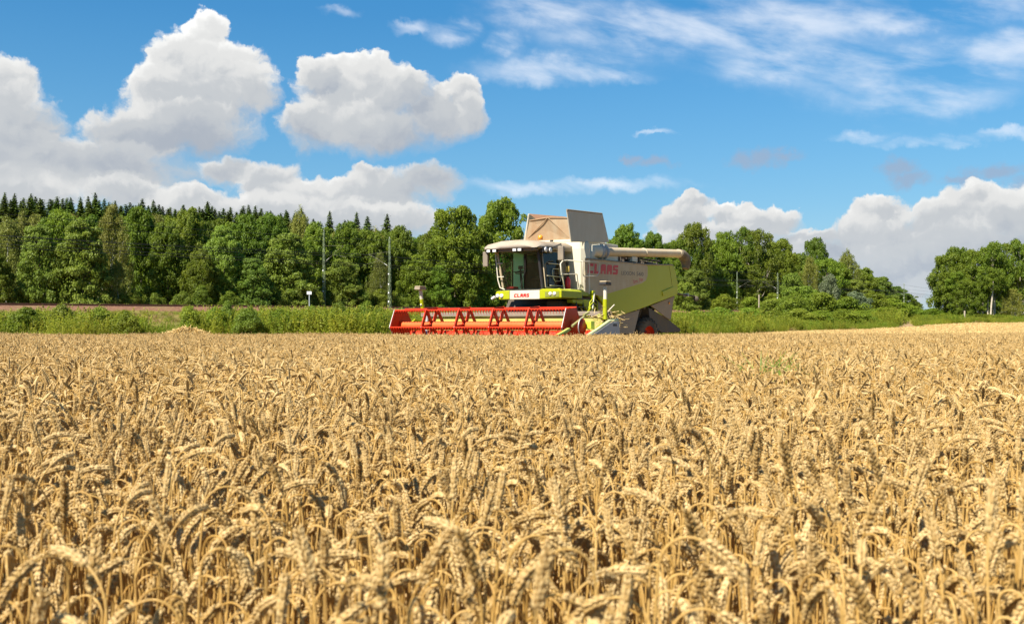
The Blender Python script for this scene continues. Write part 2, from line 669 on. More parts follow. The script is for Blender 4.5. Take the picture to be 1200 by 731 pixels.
def sheet(name, xs, ys, mat, lift, keep=None):
    X, Y = np.meshgrid(xs, ys)
    Z = ground_z(X, Y) + lift
    v = np.stack([X.ravel(), Y.ravel(), Z.ravel()], 1)
    nx, ny = len(xs), len(ys)
    i = np.arange(nx - 1)[None, :] + nx * np.arange(ny - 1)[:, None]
    q = np.stack([i, i + 1, i + 1 + nx, i + nx], -1).reshape(-1, 4)
    if keep is not None:
        c = v[q].mean(1)
        q = q[keep(c[:, 0], c[:, 1])]
    me = np_mesh(name, v, q, mat, smooth=True)
    o = link(name, me)
    o['kind'] = 'structure'
    return o


def lin(a, b, step):
    return np.linspace(a, b, int(round((b - a) / step)) + 1)


xs = np.concatenate([lin(-1500, -220, 160), lin(-200, 260, 4), lin(300, 1500, 150)])
ys = np.concatenate([lin(-80, 20, 10), lin(24, 260, 4), lin(300, 1900, 160)])
sheet('ground', xs, ys, soil_mat(), 0.0)
sheet('field_soil', lin(-40, 46, 2), lin(-14, 44, 2), field_soil_mat(), 0.008)


# far edge of the standing crop, and where the cut stubble begins and ends
def crop_edge(x):
    return 37.5 + 0.9 * np.sin(np.asarray(x) * 0.19 + 0.7) + 2.5 * smoothstep(4, 22, x)


def verge_edge(x):
    """near edge of the green verge"""
    x = np.asarray(x, dtype=float)
    a = 58 + 0.05 * (x + 30) ** 1 * (x > -30)
    a = np.where(x > 0, 62 + 1.05 * x, a)
    b = 112 + 0.34 * (x - 44)
    return np.minimum(a, np.where(x > 30, np.maximum(b, 100), 999)) + 1.5 * np.sin(x * 0.3)


sheet('stubble_field', lin(-70, 130, 2), lin(36, 165, 2), stubble_mat(), 0.03,
      keep=lambda x, y: (y > crop_edge(x) - 3) & (y < verge_edge(x) + 3))

# swaths of straw left in rows on the stubble at the right
straw_m = plain('loose straw', (0.56, 0.40, 0.16), 0.8, 0, 0.35, 9.0)


def straw_mesh(name, n, L, place, seed, wid=0.018):
    rg = np.random.default_rng(seed)
    c = place(rg, n)
    d = rg.normal(size=(n, 3)); d[:, 2] *= 0.45
    d /= np.linalg.norm(d, axis=1)[:, None]
    s = np.cross(d, rg.normal(size=(n, 3))); s /= np.linalg.norm(s, axis=1)[:, None]
    ln = L * rg.uniform(0.5, 1.2, n)[:, None]
    a, b = c - d * ln / 2, c + d * ln / 2
    ww = s * wid / 2
    v = np.stack([a - ww, a + ww, b + ww, b - ww], 1).reshape(-1, 3)
    q = np.arange(4 * n).reshape(-1, 4)
    return np_mesh(name, v, q, straw_m)


def swath(x0, y0, x1, y1, wd, ht, seed):
    def place(rg, n):
        t = rg.uniform(0, 1, n)
        nx, ny = (y1 - y0), -(x1 - x0)
        L = math.hypot(nx, ny)
        off = rg.normal(0, wd / 2.2, n)
        x = x0 + (x1 - x0) * t + nx / L * off + 0.5 * np.sin(t * 17 + seed)
        y = y0 + (y1 - y0) * t + ny / L * off
        h = ht * np.exp(-(off / wd * 1.6) ** 2) * (0.7 + 0.5 * np.sin(t * 40 + seed))
        return np.stack([x, y, ground_z(x, y) + 0.05 + h * rg.uniform(0, 1, n)], 1)
    return place


for i, (a, b, c, d) in enumerate([(34, 96, 92, 118), (30, 84, 84, 101), (26, 72, 76, 86), (44, 109, 100, 131), (22, 60, 60, 72)]):
    o = link('straw_swath', straw_mesh('straw_swath', 11000, 0.34, swath(a, b, c, d, 1.5, 0.16, i), 40 + i, 0.016))
    tag(o, group='straw swaths on the stubble', kind='stuff')


# the straw heap beyond the crop on the left
def heap_place(rg, n):
    r = np.sqrt(rg.uniform(0, 1, n)); t = rg.uniform(0, 2 * math.pi, n)
    x, y = r * np.cos(t), r * np.sin(t)
    h = np.clip(1 - r ** 1.5, 0, 1) * (0.85 + 0.25 * np.sin(3 * t + 5 * r))
    hx = at_px(217, 50) + x * 2.0 + 0.25 * x * x
    hy = 50 + y * 1.2
    return np.stack([hx, hy, ground_z(hx, hy) + 0.52 + 0.42 * h * rg.uniform(0.75, 1.06, n) - 0.62 * r * rg.uniform(0.3, 1.0, n)], 1)


heap = link('straw_heap', straw_mesh('straw_heap', 16000, 0.34, heap_place, 5, 0.022))
tag(heap, 'loose heap of pale yellow straw lying between the crop and the green verge', 'straw heap')


# ------------------------------------------------------------------ combine harvester
# local axes: x across the machine (towards its unloading side), y towards its tail, z up; origin under the cutter bar
CO, CTH = (-0.977, 32.9), R(-31.0)
CC, CS = math.cos(-CTH), math.sin(-CTH)
comb = empty('combine_harvester', (CO[0], CO[1], 0.0), CTH)
tag(comb, 'lime green and cream combine harvester with a wide red reel at the far crop edge', 'combine harvester')


def sX(px, py, X):
    """point of the plane x = X seen at a photograph pixel, as (y, z)"""
    u = (px - 600) / FOC
    Y = (u * (CO[1] - X * CS) - CO[0] - X * CC) / (CS - u * CC)
    return (Y, CAMZ + (HOR - py) / FOC * (CO[1] - X * CS + Y * CC))


def sY(px, py, Y):
    u = (px - 600) / FOC
    X = (u * (CO[1] + Y * CC) - CO[0] - Y * CS) / (CC + u * CS)
    return (X, CAMZ + (HOR - py) / FOC * (CO[1] - X * CS + Y * CC))


lime = paint('lime green paint', (0.34, 0.365, 0.002), 0.42, dust=(0.34, 0.30, 0.08), amount=0.12, spec=0.2)
cream = paint('cream paint', (0.60, 0.55, 0.41), 0.45, dust=(0.52, 0.41, 0.25), amount=0.4, spec=0.25)
dusty = paint('dusty cream paint', (0.46, 0.38, 0.245), 0.6, dust=(0.38, 0.27, 0.145), amount=0.6, spec=0.2)
tube_m = paint('dusty unloading tube', (0.54, 0.455, 0.31), 0.55, dust=(0.50, 0.36, 0.20), amount=0.6, spec=0.25)
grey_panel = paint('grey brown panel', (0.20, 0.165, 0.13), 0.6, dust=(0.36, 0.28, 0.18), amount=0.6)
dark = paint('dark iron', (0.035, 0.03, 0.026), 0.6, dust=(0.22, 0.16, 0.09), amount=0.45)
red = paint('red paint', (0.50, 0.022, 0.003), 0.4, dust=(0.45, 0.22, 0.10), amount=0.08, spec=0.2)
bright_red = paint('orange red paint', (0.74, 0.095, 0.016), 0.45, dust=(0.75, 0.30, 0.12), amount=0.2, spec=0.2)  # brighter, more orange red than the other reel parts
logo_red = plain('red lettering', (0.46, 0.010, 0.010), 0.5, 0, 0.1)
logo_grey = plain('grey lettering', (0.03, 0.027, 0.024), 0.5, 0, 0.1)
steel = paint('worn steel', (0.48, 0.47, 0.45), 0.38, amount=0.3, metal=0.6)
grey_plate = paint('pale grey plate', (0.42, 0.42, 0.40), 0.5, amount=0.3)
rail_m = paint('cream handrail', (0.58, 0.53, 0.41), 0.4, amount=0.25)
rubber = paint('dusty tyre rubber', (0.028, 0.026, 0.024), 0.8, dust=(0.24, 0.18, 0.11), amount=0.55)
black = plain('black plastic', (0.025, 0.023, 0.022), 0.55, 0, 0.3)
mirror_m = paint('dusty mirror housing', (0.16, 0.13, 0.10), 0.6, amount=0.5)
seat_m = plain('seat fabric', (0.085, 0.06, 0.035), 0.9, 0, 0.3)
lens_m = plain('lamp glass', (0.75, 0.72, 0.66), 0.12, 0, 0.08, 20.0, 0.8)
amber = plain('amber lens', (0.90, 0.30, 0.01), 0.2, 0, 0.1, 10.0, 0.8)


def glass_mat(name, tint, tr):
    m, w = new_mat(name)
    t = w.n('ShaderNodeBsdfTransparent')
    t.inputs[0].default_value = rgb(tint)
    g = w.n('ShaderNodeBsdfGlossy')
    g.inputs['Roughness'].default_value = 0.03
    tc = w.n('ShaderNodeTexCoord').outputs['Object']
    d = w.n('ShaderNodeBsdfDiffuse')
    d.inputs[0].default_value = rgb((0.15, 0.13, 0.08))
    lw = w.n('ShaderNodeLayerWeight')
    fr = w.m('MULTIPLY_ADD', w.m('POWER', lw.outputs['Facing'], 5.0), 0.6, 0.04)
    mx = w.n('ShaderNodeMixShader')
    w.put(mx.inputs[0], fr)
    w.t.links.new(t.outputs[0], mx.inputs[1])
    w.t.links.new(g.outputs[0], mx.inputs[2])
    mx2 = w.n('ShaderNodeMixShader')
    w.put(mx2.inputs[0], w.maprange(w.noise(tc, 2.2, 5.0, 0.6), 0.35, 0.75, 0.02, tr))
    w.t.links.new(mx.outputs[0], mx2.inputs[1])
    w.t.links.new(d.outputs[0], mx2.inputs[2])
    finish(w, mx2.outputs[0])
    return m


screen_g = glass_mat('green tinted windscreen', (0.52, 0.68, 0.56), 0.05)
door_g = glass_mat('tinted door glass', (0.20, 0.29, 0.33), 0.06)

# block capitals of the maker's wordmark: polygons on a unit cell, cut with slots
GLYPH = {
    'C': [[(0, 0), (1, 0), (1, .27), (.38, .27), (.38, .73), (1, .73), (1, 1), (.18, 1), (0, .85)]],
    'L': [[(0, 0), (1, 0), (1, .27), (.40, .27), (.40, 1), (0, 1)]],
    'A': [[(0, 0), (.36, 0), (.36, .30), (.64, .30), (.64, 0), (1, 0), (1, .85), (.82, 1), (.18, 1), (0, .85)], ],
    'S': [[(0, 0), (.85, 0), (1, .14), (1, .60), (.38, .62), (.38, .75), (1, .75), (1, 1), (.15, 1), (0, .86), (0, .42), (.62, .40), (.62, .26), (0, .26)]],
}


def wordmark(name, text, origin, du, dv, w_, h_, gap, slant, mat, parent, nrm, t=0.006):
    """letters on a plane: origin, unit directions du, dv; nrm is the outward side"""
    mb = MB()
    o, du, dv, nrm = Vector(origin), Vector(du), Vector(dv), Vector(nrm)
    x = 0.0
    for ch in text:
        for poly in GLYPH[ch]:
            pts = [o + du * (x + p[0] * w_ + slant * p[1] * h_) + dv * (p[1] * h_) for p in poly]
            n = len(pts)
            v = [p for p in pts] + [p + nrm * t for p in pts]
            f = [tuple(range(n, 2 * n)), tuple(range(n - 1, -1, -1))] + [(i, (i + 1) % n, n + (i + 1) % n, n + i) for i in range(n)]
            mb.add(v, f)
        if ch == 'A':
            pass
        x += w_ + gap
    return mb.build(name, mat, parent)


def font_mesh(name, text, size, mat, parent, M, shear=0.0, stretch=1.0):
    cu = bpy.data.curves.new(name, 'FONT')
    cu.body = text
    cu.size = size
    cu.shear = shear
    cu.extrude = 0.002
    cu.resolution_u = 3
    tmp = bpy.data.objects.new(name, cu)
    col.objects.link(tmp)
    dg = bpy.context.evaluated_depsgraph_get()
    me = bpy.data.meshes.new_from_object(tmp.evaluated_get(dg))
    bpy.data.objects.remove(tmp)
    me.transform(Matrix.Diagonal((stretch, 1, 1, 1)))
    me.transform(M)
    me.materials.clear()
    me.materials.append(mat)
    me.name = name
    return link(name, me, parent)


W1 = 1.5     # half width over the side panels

# ---- body core
mb = MB()
core = [(3.4, 1.35), (3.9, 2.05), (4.9, 2.06), (5.0, 3.35), (12.2, 3.45), (12.5, 2.7), (10.0, 2.0), (9.3, 1.5), (7.5, 1.05), (5.6, 1.0)]
mb.prism(core, -1.32, 1.32, 'x')
mb.build('body', dark, comb, 0.03)

# ---- side panels: lime with a cream field
LP = [(689, 303.2), (758, 310.2), (788.2, 310.6), (794.2, 330), (794.2, 345.2), (790, 346.6), (757, 359.5), (724, 370.6), (709, 359), (700, 346), (689, 342.5)]
lp = [sX(x, y, W1) for x, y in LP]
CP = [(685.5, 303.2), (720, 306.4), (757.2, 310.4), (758.8, 313), (758.7, 323), (756.8, 328.5), (752, 331.8), (731, 338.2), (711.5, 344.2), (704.5, 347.0), (685.5, 342.2)]
cp = [sX(x, y, W1 + 0.004) for x, y in CP]
for s in (1, -1):
    a, b = (W1 - 0.09, W1) if s > 0 else (-W1, -W1 + 0.09)
    side = MB().prism(lp, a, b, 'x').build('side_panel', lime, comb, 0.02)
    a, b = (W1 + 0.0, W1 + 0.012) if s > 0 else (-W1 - 0.012, -W1)
    cpan = MB().prism(cp, a, b, 'x').build('cream_panel', dusty, side, 0.0)
    if s > 0:
        side_main = side
# ridge pressed along the tail of the lime panel, and its seam
rd = [sX(x, y, W1 + 0.02) for x, y in [(776, 341.5), (788, 336.2), (790.6, 336.8), (790.6, 341), (777, 346.8)]]
MB().prism(rd, W1 - 0.01, W1 + 0.035, 'x').build('pressed_ridge', lime, side_main, 0.012)
MB().tube([(W1 + 0.004, *sX(784.5, 312, W1)), (W1 + 0.004, *sX(787.6, 335, W1))], 0.006, 6).build('panel_seam', dark, side_main)
MB().tube([(W1 + 0.01, *sX(686, 302.8, W1)), (W1 + 0.01, *sX(757, 310.0, W1)), (W1 + 0.01, *sX(788, 310.4, W1))], 0.028, 6).build('top_seam', grey_panel, side_main)
# wordmark on the cream panel
pl = W1 + 0.0125
y0, z0 = sX(688.6, 320.0, pl)
y1, z1 = sX(724.6, 322.0, pl)
hh = sX(690, 308.6, pl)[1] - sX(690, 320.2, pl)[1]
du = Vector((0, y1 - y0, z1 - z0)); L = du.length; du.normalize()
wordmark('maker_wordmark', 'CLAAS', (pl, y0, z0), du, (0, 0, 1), L / 5 * 0.84, hh, L / 5 * 0.17, 0.12, logo_red, side_main, (1, 0, 0))


def side_text(name, text, px0, py0, px1, py1, hpx, mat, shear):
    a = sX(px0, py0, pl); b = sX(px1, py1, pl)
    d = Vector((0, b[0] - a[0], b[1] - a[1])); L = d.length; d.normalize()
    h = sX(px0, py0 - hpx, pl)[1] - a[1]
    M = Matrix(((0, 0, 1, pl), (d.y, 0, 0, a[0]), (d.z, 1, 0, a[1]), (0, 0, 0, 1)))
    o = font_mesh(name, text, h / 0.70, mat, side_main, Matrix.Identity(4), shear)
    wd = max(v.co.x for v in o.data.vertices) or 1
    o.data.transform(Matrix.Diagonal((L / wd, 1, 1, 1)))
    o.data.transform(M)
    return o


side_text('model_lettering', 'LEXION', 728.0, 322.0, 743.6, 322.8, 4.6, logo_grey, 0.0)
side_text('model_lettering', '560', 745.6, 323.0, 754.0, 323.5, 4.6, logo_grey, 0.0)
side_text('script_lettering', 'Terra', 741.2, 332.8, 747.2, 330.8, 4.4, logo_red, 0.35)
side_text('script_lettering', 'Trac', 748.2, 330.6, 754.0, 328.7, 4.4, logo_red, 0.35)

# ---- lower panels, straw hood, chopper
lowp = [sX(x, y, 1.42) for x, y in [(700, 352), (724, 370), (749.8, 363), (743, 391), (706, 391)]]
lowp = [(y, max(z, 0.62)) for y, z in lowp]
for s in (1, -1):
    a, b = (1.35, 1.42) if s > 0 else (-1.42, -1.35)
    MB().prism(lowp, a, b, 'x').build('lower_panel', grey_panel, comb, 0.015)
MB().tube([(1.43, *sX(724.5, 371, 1.43)), (1.43, *sX(724.5, 390, 1.43))], 0.016, 6).build('panel_seam', dark, comb)
hood_r = [sX(x, y, 1.36) for x, y in [(763, 358), (791, 346.5), (789, 354), (786, 375), (781, 372)]]
for s in (1, -1):
    a, b = (1.30, 1.36) if s > 0 else (-1.36, -1.30)
    MB().prism(hood_r, a, b, 'x').build('straw_hood_side', grey_panel, comb, 0.012)
chop = [sX(x, y, 1.3) for x, y in [(760, 360), (781, 372), (798, 386), (797, 389), (776, 390), (762, 378)]]
MB().prism(chop, -1.3, 1.3, 'x').build('straw_chopper', dark, comb, 0.03)
mb = MB()
for k in range(9):
    x = -1.1 + 2.2 * k / 8
    mb.slab([(x, 12.2, 1.25), (x + 0.01, 12.2, 1.25), (x + 0.05, 13.5, 0.72), (x + 0.04, 13.5, 0.68)], 0.02)
mb.build('spreader_vanes', dark, comb)
# tail hood in lime across the machine
tail = [(12.35, 3.62), (12.9, 3.58), (13.15, 3.1), (13.15, 2.42), (12.6, 2.40), (12.35, 2.8)]
MB().prism(tail, -W1 + 0.1, W1 - 0.1, 'x').build('tail_hood', lime, comb, 0.05)
# arm with reflector and lamp behind the tail
ya, za = sX(795, 345.5, 1.4)
mb = MB().tube([(1.35, 12.9, 2.42), (1.42, 13.3, 2.40), (1.75, 14.4, 2.32)], 0.035, 6)
arm = mb.build('tail_light_arm', dark, comb)
MB().box(1.42, 1.66, 13.85, 13.90, 2.30, 2.44).build('reflector', grey_plate, arm, 0.01)
MB().lathe([(0, 0.0), (0.0, 0.12), (0.08, 0.12), (0.1, 0.0)], 'y', (1.78, 14.35, 2.22), 12).build('tail_lamp', dark, arm)
MB().lathe([(0, 0.0), (0.0, 0.05), (0.03, 0.05), (0.04, 0.0)], 'x', (1.37, 12.35, 2.0), 10).build('side_marker', amber, comb)

# ---- top deck, engine cover, clutter under the tube
MB().prism([(7.3, 3.40), (12.2, 3.55), (12.2, 3.66), (9.9, 3.72), (9.7, 3.95), (7.4, 3.95)], -1.25, 0.95, 'x').build('engine_deck', grey_panel, comb, 0.03)
mb = MB()
for k in range(9):
    yy = 7.6 + k * 0.5
    mb.tube([(1.15, yy, 3.45), (1.15, yy, 3.72), (1.15, yy + 0.3, 3.74)], 0.03, 5)
mb.tube([(1.18, 7.4, 3.72), (1.18, 11.9, 3.70)], 0.035, 6)
mb.box(0.98, 1.3, 8.4, 9.2, 3.42, 3.62).box(1.0, 1.3, 10.3, 10.8, 3.45, 3.60)
mb.build('deck_rail', dark, comb)
MB().box(1.2, 1.42, 8.55, 9.05, 3.52, 3.72).build('deck_lamp', cream, comb, 0.02)
MB().tube([(0.2, 8.3, 3.9), (0.2, 8.3, 4.3), (0.25, 8.6, 4.4)], 0.09, 8).build('exhaust_pipe', dark, comb)

# ---- grain tank with its open flaps
tank = [(4.5, 3.3), (7.4, 3.4), (7.4, 4.08), (4.4, 4.1)]
MB().prism(tank, -1.35, 1.36, 'x').build('grain_tank', cream, comb, 0.04)


def X3(px, py, X):
    y, z = sX(px, py, X)
    return (X, y, z)


def Y3(px, py, Y):
    x, z = sY(px, py, Y)
    return (x, Y, z)


flap_m = paint('flap sheet', (0.44, 0.415, 0.33), 0.5, dust=(0.40, 0.34, 0.24), amount=0.4)
fl = MB().slab([X3(669.5, 283.5, 1.38), X3(713, 284, 1.38), X3(705.3, 250.4, 1.46), X3(664.3, 245.8, 1.46)], 0.03).build('tank_flap', flap_m, comb, 0.008)
fl['label'] = 'tall pale flap standing up over the unloading side'
q = [X3(664.3, 245.8, 1.46), X3(669.5, 283.5, 1.38)]
MB().tube([q[0], q[1]], 0.03, 6).build('flap_edge', rail_m, fl)
MB().tube([X3(664.3, 245.8, 1.48), X3(705.3, 250.4, 1.48)], 0.03, 6).build('flap_edge', grey_panel, fl)
# left flap, mirrored
a, b = sX(669.5, 283.5, 1.38), sX(713, 284, 1.38)
ff0 = Y3(615.4, 282, 4.5); ff1 = Y3(619.8, 251, 4.3)
MB().slab([(-1.10, 4.5, 4.05), (-1.40, 7.0, 4.05), (-1.62, 6.95, 4.95), (ff1[0] - .02, 4.3, ff1[2])], 0.03).build('tank_flap', dusty, comb, 0.008)
MB().tube([ff0, ff1], 0.035, 6).build('flap_edge', rail_m, comb)
bk = MB().slab([Y3(617, 283, 6.9), Y3(668, 284, 6.9), Y3(663, 254.2, 7.0), Y3(620, 250.6, 7.0)], 0.03).build('tank_flap', paint('dark brown back flap', (0.20, 0.10, 0.055), 0.8, dust=(0.3, 0.18, 0.1), amount=0.5), comb, 0.008)  # back flap in a darker brown than the other flaps
# front flap of fabric with its two seams meeting at the top
p = [Y3(616.0, 282, 4.5), Y3(672, 284, 4.5), Y3(666.5, 255.5, 4.42), Y3(642, 254.0, 4.30), Y3(620.5, 259, 4.40)]
canvas = paint('dusty canvas', (0.38, 0.29, 0.18), 0.85, dust=(0.30, 0.16, 0.07), amount=1.0)
fr = MB().slab(p, 0.03).build('tank_flap', canvas, comb, 0.006)
mb = MB()
m0 = Y3(642, 255, 4.26)
for e in (Y3(619, 279, 4.46), Y3(669, 280, 4.46)):
    mb.tube([m0, e], 0.018, 5)
mb.tube([Y3(620.5, 258.6, 4.36), m0, Y3(666.5, 255.3, 4.38)], 0.022, 5)
mb.build('canvas_seam', canvas, fr)

# ---- cream hood beside the cab
hf = [sY(663.5, 341, 4.6), sY(662.8, 300, 4.6), sY(664.0, 283, 4.6), sY(676, 283.2, 4.6), sY(681.5, 286.0, 4.62), sY(680.6, 341, 4.6)]
v = []
hz0, hz1 = 2.2, 4.06
x0, x1 = 0.70, sY(680.5, 300, 4.38)[0]
outline = [(x0, 4.38), (x1, 4.38), (W1 + 0.02, 4.62), (W1 + 0.02, 4.72), (x0, 4.72)]
mb = MB()
lv = [(2.16, 0.06, 0.0), (2.55, 0.0, 0.0), (3.2, -0.01, 0.0), (3.75, 0.0, 0.0), (3.98, 0.03, 0.05), (4.07, 0.12, 0.14)]
vv = []
for (z, fy, inx) in lv:
    for k, (x, y) in enumerate(outline):
        vv.append((x - (inx if x > 1 else 0), y + (fy if y < 4.7 else 0), z))
n = 5
ff = [tuple(range(n - 1, -1, -1)), tuple(range((len(lv) - 1) * n, len(lv) * n))]
for i in range(len(lv) - 1):
    for k in range(n):
        ff.append((i * n + k, i * n + (k + 1) % n, (i + 1) * n + (k + 1) % n, (i + 1) * n + k))
mb.add(vv, ff)
mb.build('hood', cream, comb, 0.03)
MB().box(1.30, W1 + 0.016, 4.726, sX(689.6, 320, W1)[0], 2.15, 3.52).build('hood_return', cream, comb, 0.015)

# ---- unloading tube along the upper side, elbow and rubber spout
e0 = X3(693, 297, 1.32); e1 = X3(703, 295.0, 1.32); e2 = X3(797, 297.3, 1.32)
elb = MB().tube([(1.18, e0[1] - 0.1, 3.45), (1.25, e0[1] + 0.05, 3.75), (1.32, e0[1] + 0.45, e1[2]), (1.32, e1[1] + 0.1, e1[2])], [0.24, 0.26, 0.25, 0.22], 14).build('tube_elbow', cream, comb)
mb = MB()
for dy in (0.5, 0.62, 0.9):
    mb.lathe([(0, 0.2), (0, 0.285), (0.04, 0.285), (0.04, 0.2)], 'y', (1.32, e0[1] + dy, e1[2]), 16)
mb.build('elbow_clamp', grey_plate, elb)
tub = MB().tube([e1, ((e1[0] + e2[0]) / 2, (e1[1] + e2[1]) / 2, (e1[2] + e2[2]) / 2), e2], 0.17, 18).build('unloading_tube', tube_m, comb)
for f in (0.02, 0.5, 0.97):
    c = Vector(e1).lerp(Vector(e2), f)
    MB().lathe([(-0.03, 0.15), (-0.03, 0.19), (0.03, 0.19), (0.03, 0.15)], 'y', c, 18).build('tube_band', tube_m, tub)
MB().tube([Vector(e2) + Vector((0, -0.06, 0)), Vector(e2) + Vector((0.0, 0.22, -0.03)), Vector(e2) + Vector((0.02, 0.50, -0.16)), Vector(e2) + Vector((0.03, 0.62, -0.42)), Vector(e2) + Vector((0.03, 0.56, -0.62))],
          [0.19, 0.22, 0.24, 0.21, 0.15], 14).build('spout', paint('brown rubber spout', (0.10, 0.075, 0.05), 0.8, amount=0.4), tub)
MB().tube([(1.3, 9.4, 3.45), (1.3, 9.4, 3.95)], 0.05, 6).build('tube_rest', dark, comb)

# ---- cab
YF, YB = 2.55, 4.35           # front and back planes
cabx0, cabx1 = -0.88, 0.86
cab = MB().box(cabx0, cabx1, YB - 0.06, YB, 2.25, 3.3).build('cab', paint('cab trim', (0.07, 0.055, 0.04), 0.8, amount=0.4), comb, 0.01)
MB().box(cabx0, cabx1, YF, YB, 2.24, 2.30).build('cab_floor', black, cab)
ZT, ZB = 3.62, 2.31
# pillars lean forward at the top
fl_b, fl_t = Vector((-0.80, YF + 0.10, ZB)), Vector((-0.92, YF - 0.10, ZT))
fr_b, fr_t = Vector((0.80, YF + 0.02, ZB)), Vector((0.74, YF - 0.18, ZT))
rr_b, rr_t = Vector((0.88, YB - 0.08, ZB)), Vector((0.88, YB - 0.5, ZT))
rl_b, rl_t = Vector((-0.88, YB - 0.02, ZB)), Vector((-0.88, YB - 0.02, ZT))
MB().tube([fl_b, fl_t], 0.045, 6).build('pillar', dusty, cab)
MB().tube([fr_b, fr_t], 0.055, 6).build('pillar', black, cab)
MB().tube([rr_b, rr_t], 0.05, 6).build('pillar', paint('brown trim', (0.20, 0.14, 0.08), 0.7, amount=0.4), cab)
MB().tube([rl_b, rl_t], 0.05, 6).build('pillar', black, cab)
# windscreen bowed forward
mb = MB()
N = 8
vv = []
for i in range(N + 1):
    t = i / N
    bow = 0.16 * (1 - (2 * t - 1) ** 2)
    b = fl_b.lerp(fr_b, t) + Vector((0, -bow, 0)); tt = fl_t.lerp(fr_t, t) + Vector((0, -bow, 0))
    vv += [b, tt]
mb.add(vv, [(2 * i, 2 * i + 2, 2 * i + 3, 2 * i + 1) for i in range(N)], True)
MB2 = mb.build('windscreen', screen_g, cab)
# wiper
MB().tube([(0.05, YF - 0.20, 2.35), (0.28, YF - 0.26, 2.9), (0.30, YF - 0.30, 3.35)], 0.012, 5).build('wiper', black, cab)
# door: glass, frame and grab rail
d0 = fr_b + Vector((0.06, 0.10, 0.03)); d1 = rr_b + Vector((0.0, -0.05, 0.03)); d2 = rr_t + Vector((0.0, -0.04, -0.03)); d3 = fr_t + Vector((0.08, 0.12, -0.03))
door = MB().slab([d0, d1, d2, d3], 0.012).build('door', door_g, comb)
mb = MB().tube([d0, d1, d2, d3, d0], 0.028, 6)
mb.build('door_frame', dusty, door)
mb = MB()


def onp(u, v_, off=0.06):
    a = d0.lerp(d1, u); b = d3.lerp(d2, u)
    return a.lerp(b, v_) + Vector((off, 0, 0))


mb.tube([onp(.18, .66), onp(.70, .66), onp(.78, .60), onp(.80, .14), onp(.70, .06), onp(.14, .06)], 0.018, 6)
mb.build('door_rail', rail_m, door)
mb = MB().tube([onp(.36, .52), onp(.66, .53), onp(.66, .20), onp(.40, .18), onp(.33, .27), onp(.33, .44), onp(.36, .52)], 0.013, 6)
mb.tube([onp(.06, .32), onp(.72, .31)], 0.015, 6)
mb.build('door_handle', rail_m, door)
# left and rear glass
ym0, ym1 = sX(601.0, 320, -0.86)[0], sX(613.5, 320, -0.86)[0]
MB().slab([fl_b + Vector((-0.02, .1, 0)), (-0.86, ym0, ZB), (-0.86, ym0, ZT), fl_t + Vector((0.0, .1, 0))], 0.012).build('side_window', screen_g, cab)
mw, ww_ = new_mat('dusty sunlit door glass')
tl = ww_.n('ShaderNodeBsdfTranslucent')
tl.inputs[0].default_value = rgb((0.52, 0.72, 0.58))
finish(ww_, tl.outputs[0])
MB().slab([(-0.86, ym0 + 0.03, ZB), (-0.86, ym1, ZB), (-0.86, ym1, ZT), (-0.86, ym0 + 0.03, ZT)], 0.008).build('side_window', mw, cab)
MB().tube([(-0.84, ym0 + 0.03, 2.95), (-0.84, ym1, 2.97)], 0.016, 5).build('window_bar', black, cab)
MB().box(-0.90, -0.84, ym1, max(ym1 + 0.1, YB), ZB, ZT).build('rear_post', black, cab)
MB().slab([(cabx0 + 0.06, YB - 0.03, 3.3), (-0.25, YB - 0.03, 3.3), (-0.25, YB - 0.03, 3.6), (cabx0 + 0.06, YB - 0.03, 3.6)], 0.01).build('rear_window', screen_g, cab)
# roof: an overhanging shell, drooping to the front left
mb = MB()
rx = [-1.30, -1.15, -0.6, 0.1, 0.72, 0.98]
ry = [2.02, 2.2, 2.6, 3.3, 4.2, 4.5]
top, bot = [], []
for j, y in enumerate(ry):
    for i, x in enumerate(rx):
        e = 0.0
        z = 3.72 + 0.20 * (1 - ((x + 0.15) / 1.25) ** 2) + 0.14 * (j / 5.0) ** 0.8
        if j == 0:
            z -= 0.10
        if i in (0, 5):
            z -= 0.05
        ex = x * (0.9 if j == 0 else 1.0)
        top.append((ex, y, z))
        bot.append((ex, y, 3.64 if j else 3.66))
nt = len(top)
f = []
for j in range(5):
    for i in range(5):
        a = j * 6 + i
        f.append((a, a + 1, a + 7, a + 6))
        f.append((nt + a, nt + a + 6, nt + a + 7, nt + a + 1))
for i in range(5):
    f.append((i, nt + i, nt + i + 1, i + 1))
    a = 30 + i
    f.append((a, a + 1, nt + a + 1, nt + a))
for j in range(5):
    a = j * 6
    f.append((a, a + 6, nt + a + 6, nt + a))
    a += 5
    f.append((a, nt + a, nt + a + 6, a + 6))
mb.add(top + bot, f, True)
roof = mb.build('cab_roof', paint('dusty roof shell', (0.38, 0.33, 0.26), 0.65, dust=(0.30, 0.22, 0.14), amount=0.7, spec=0.15), comb)
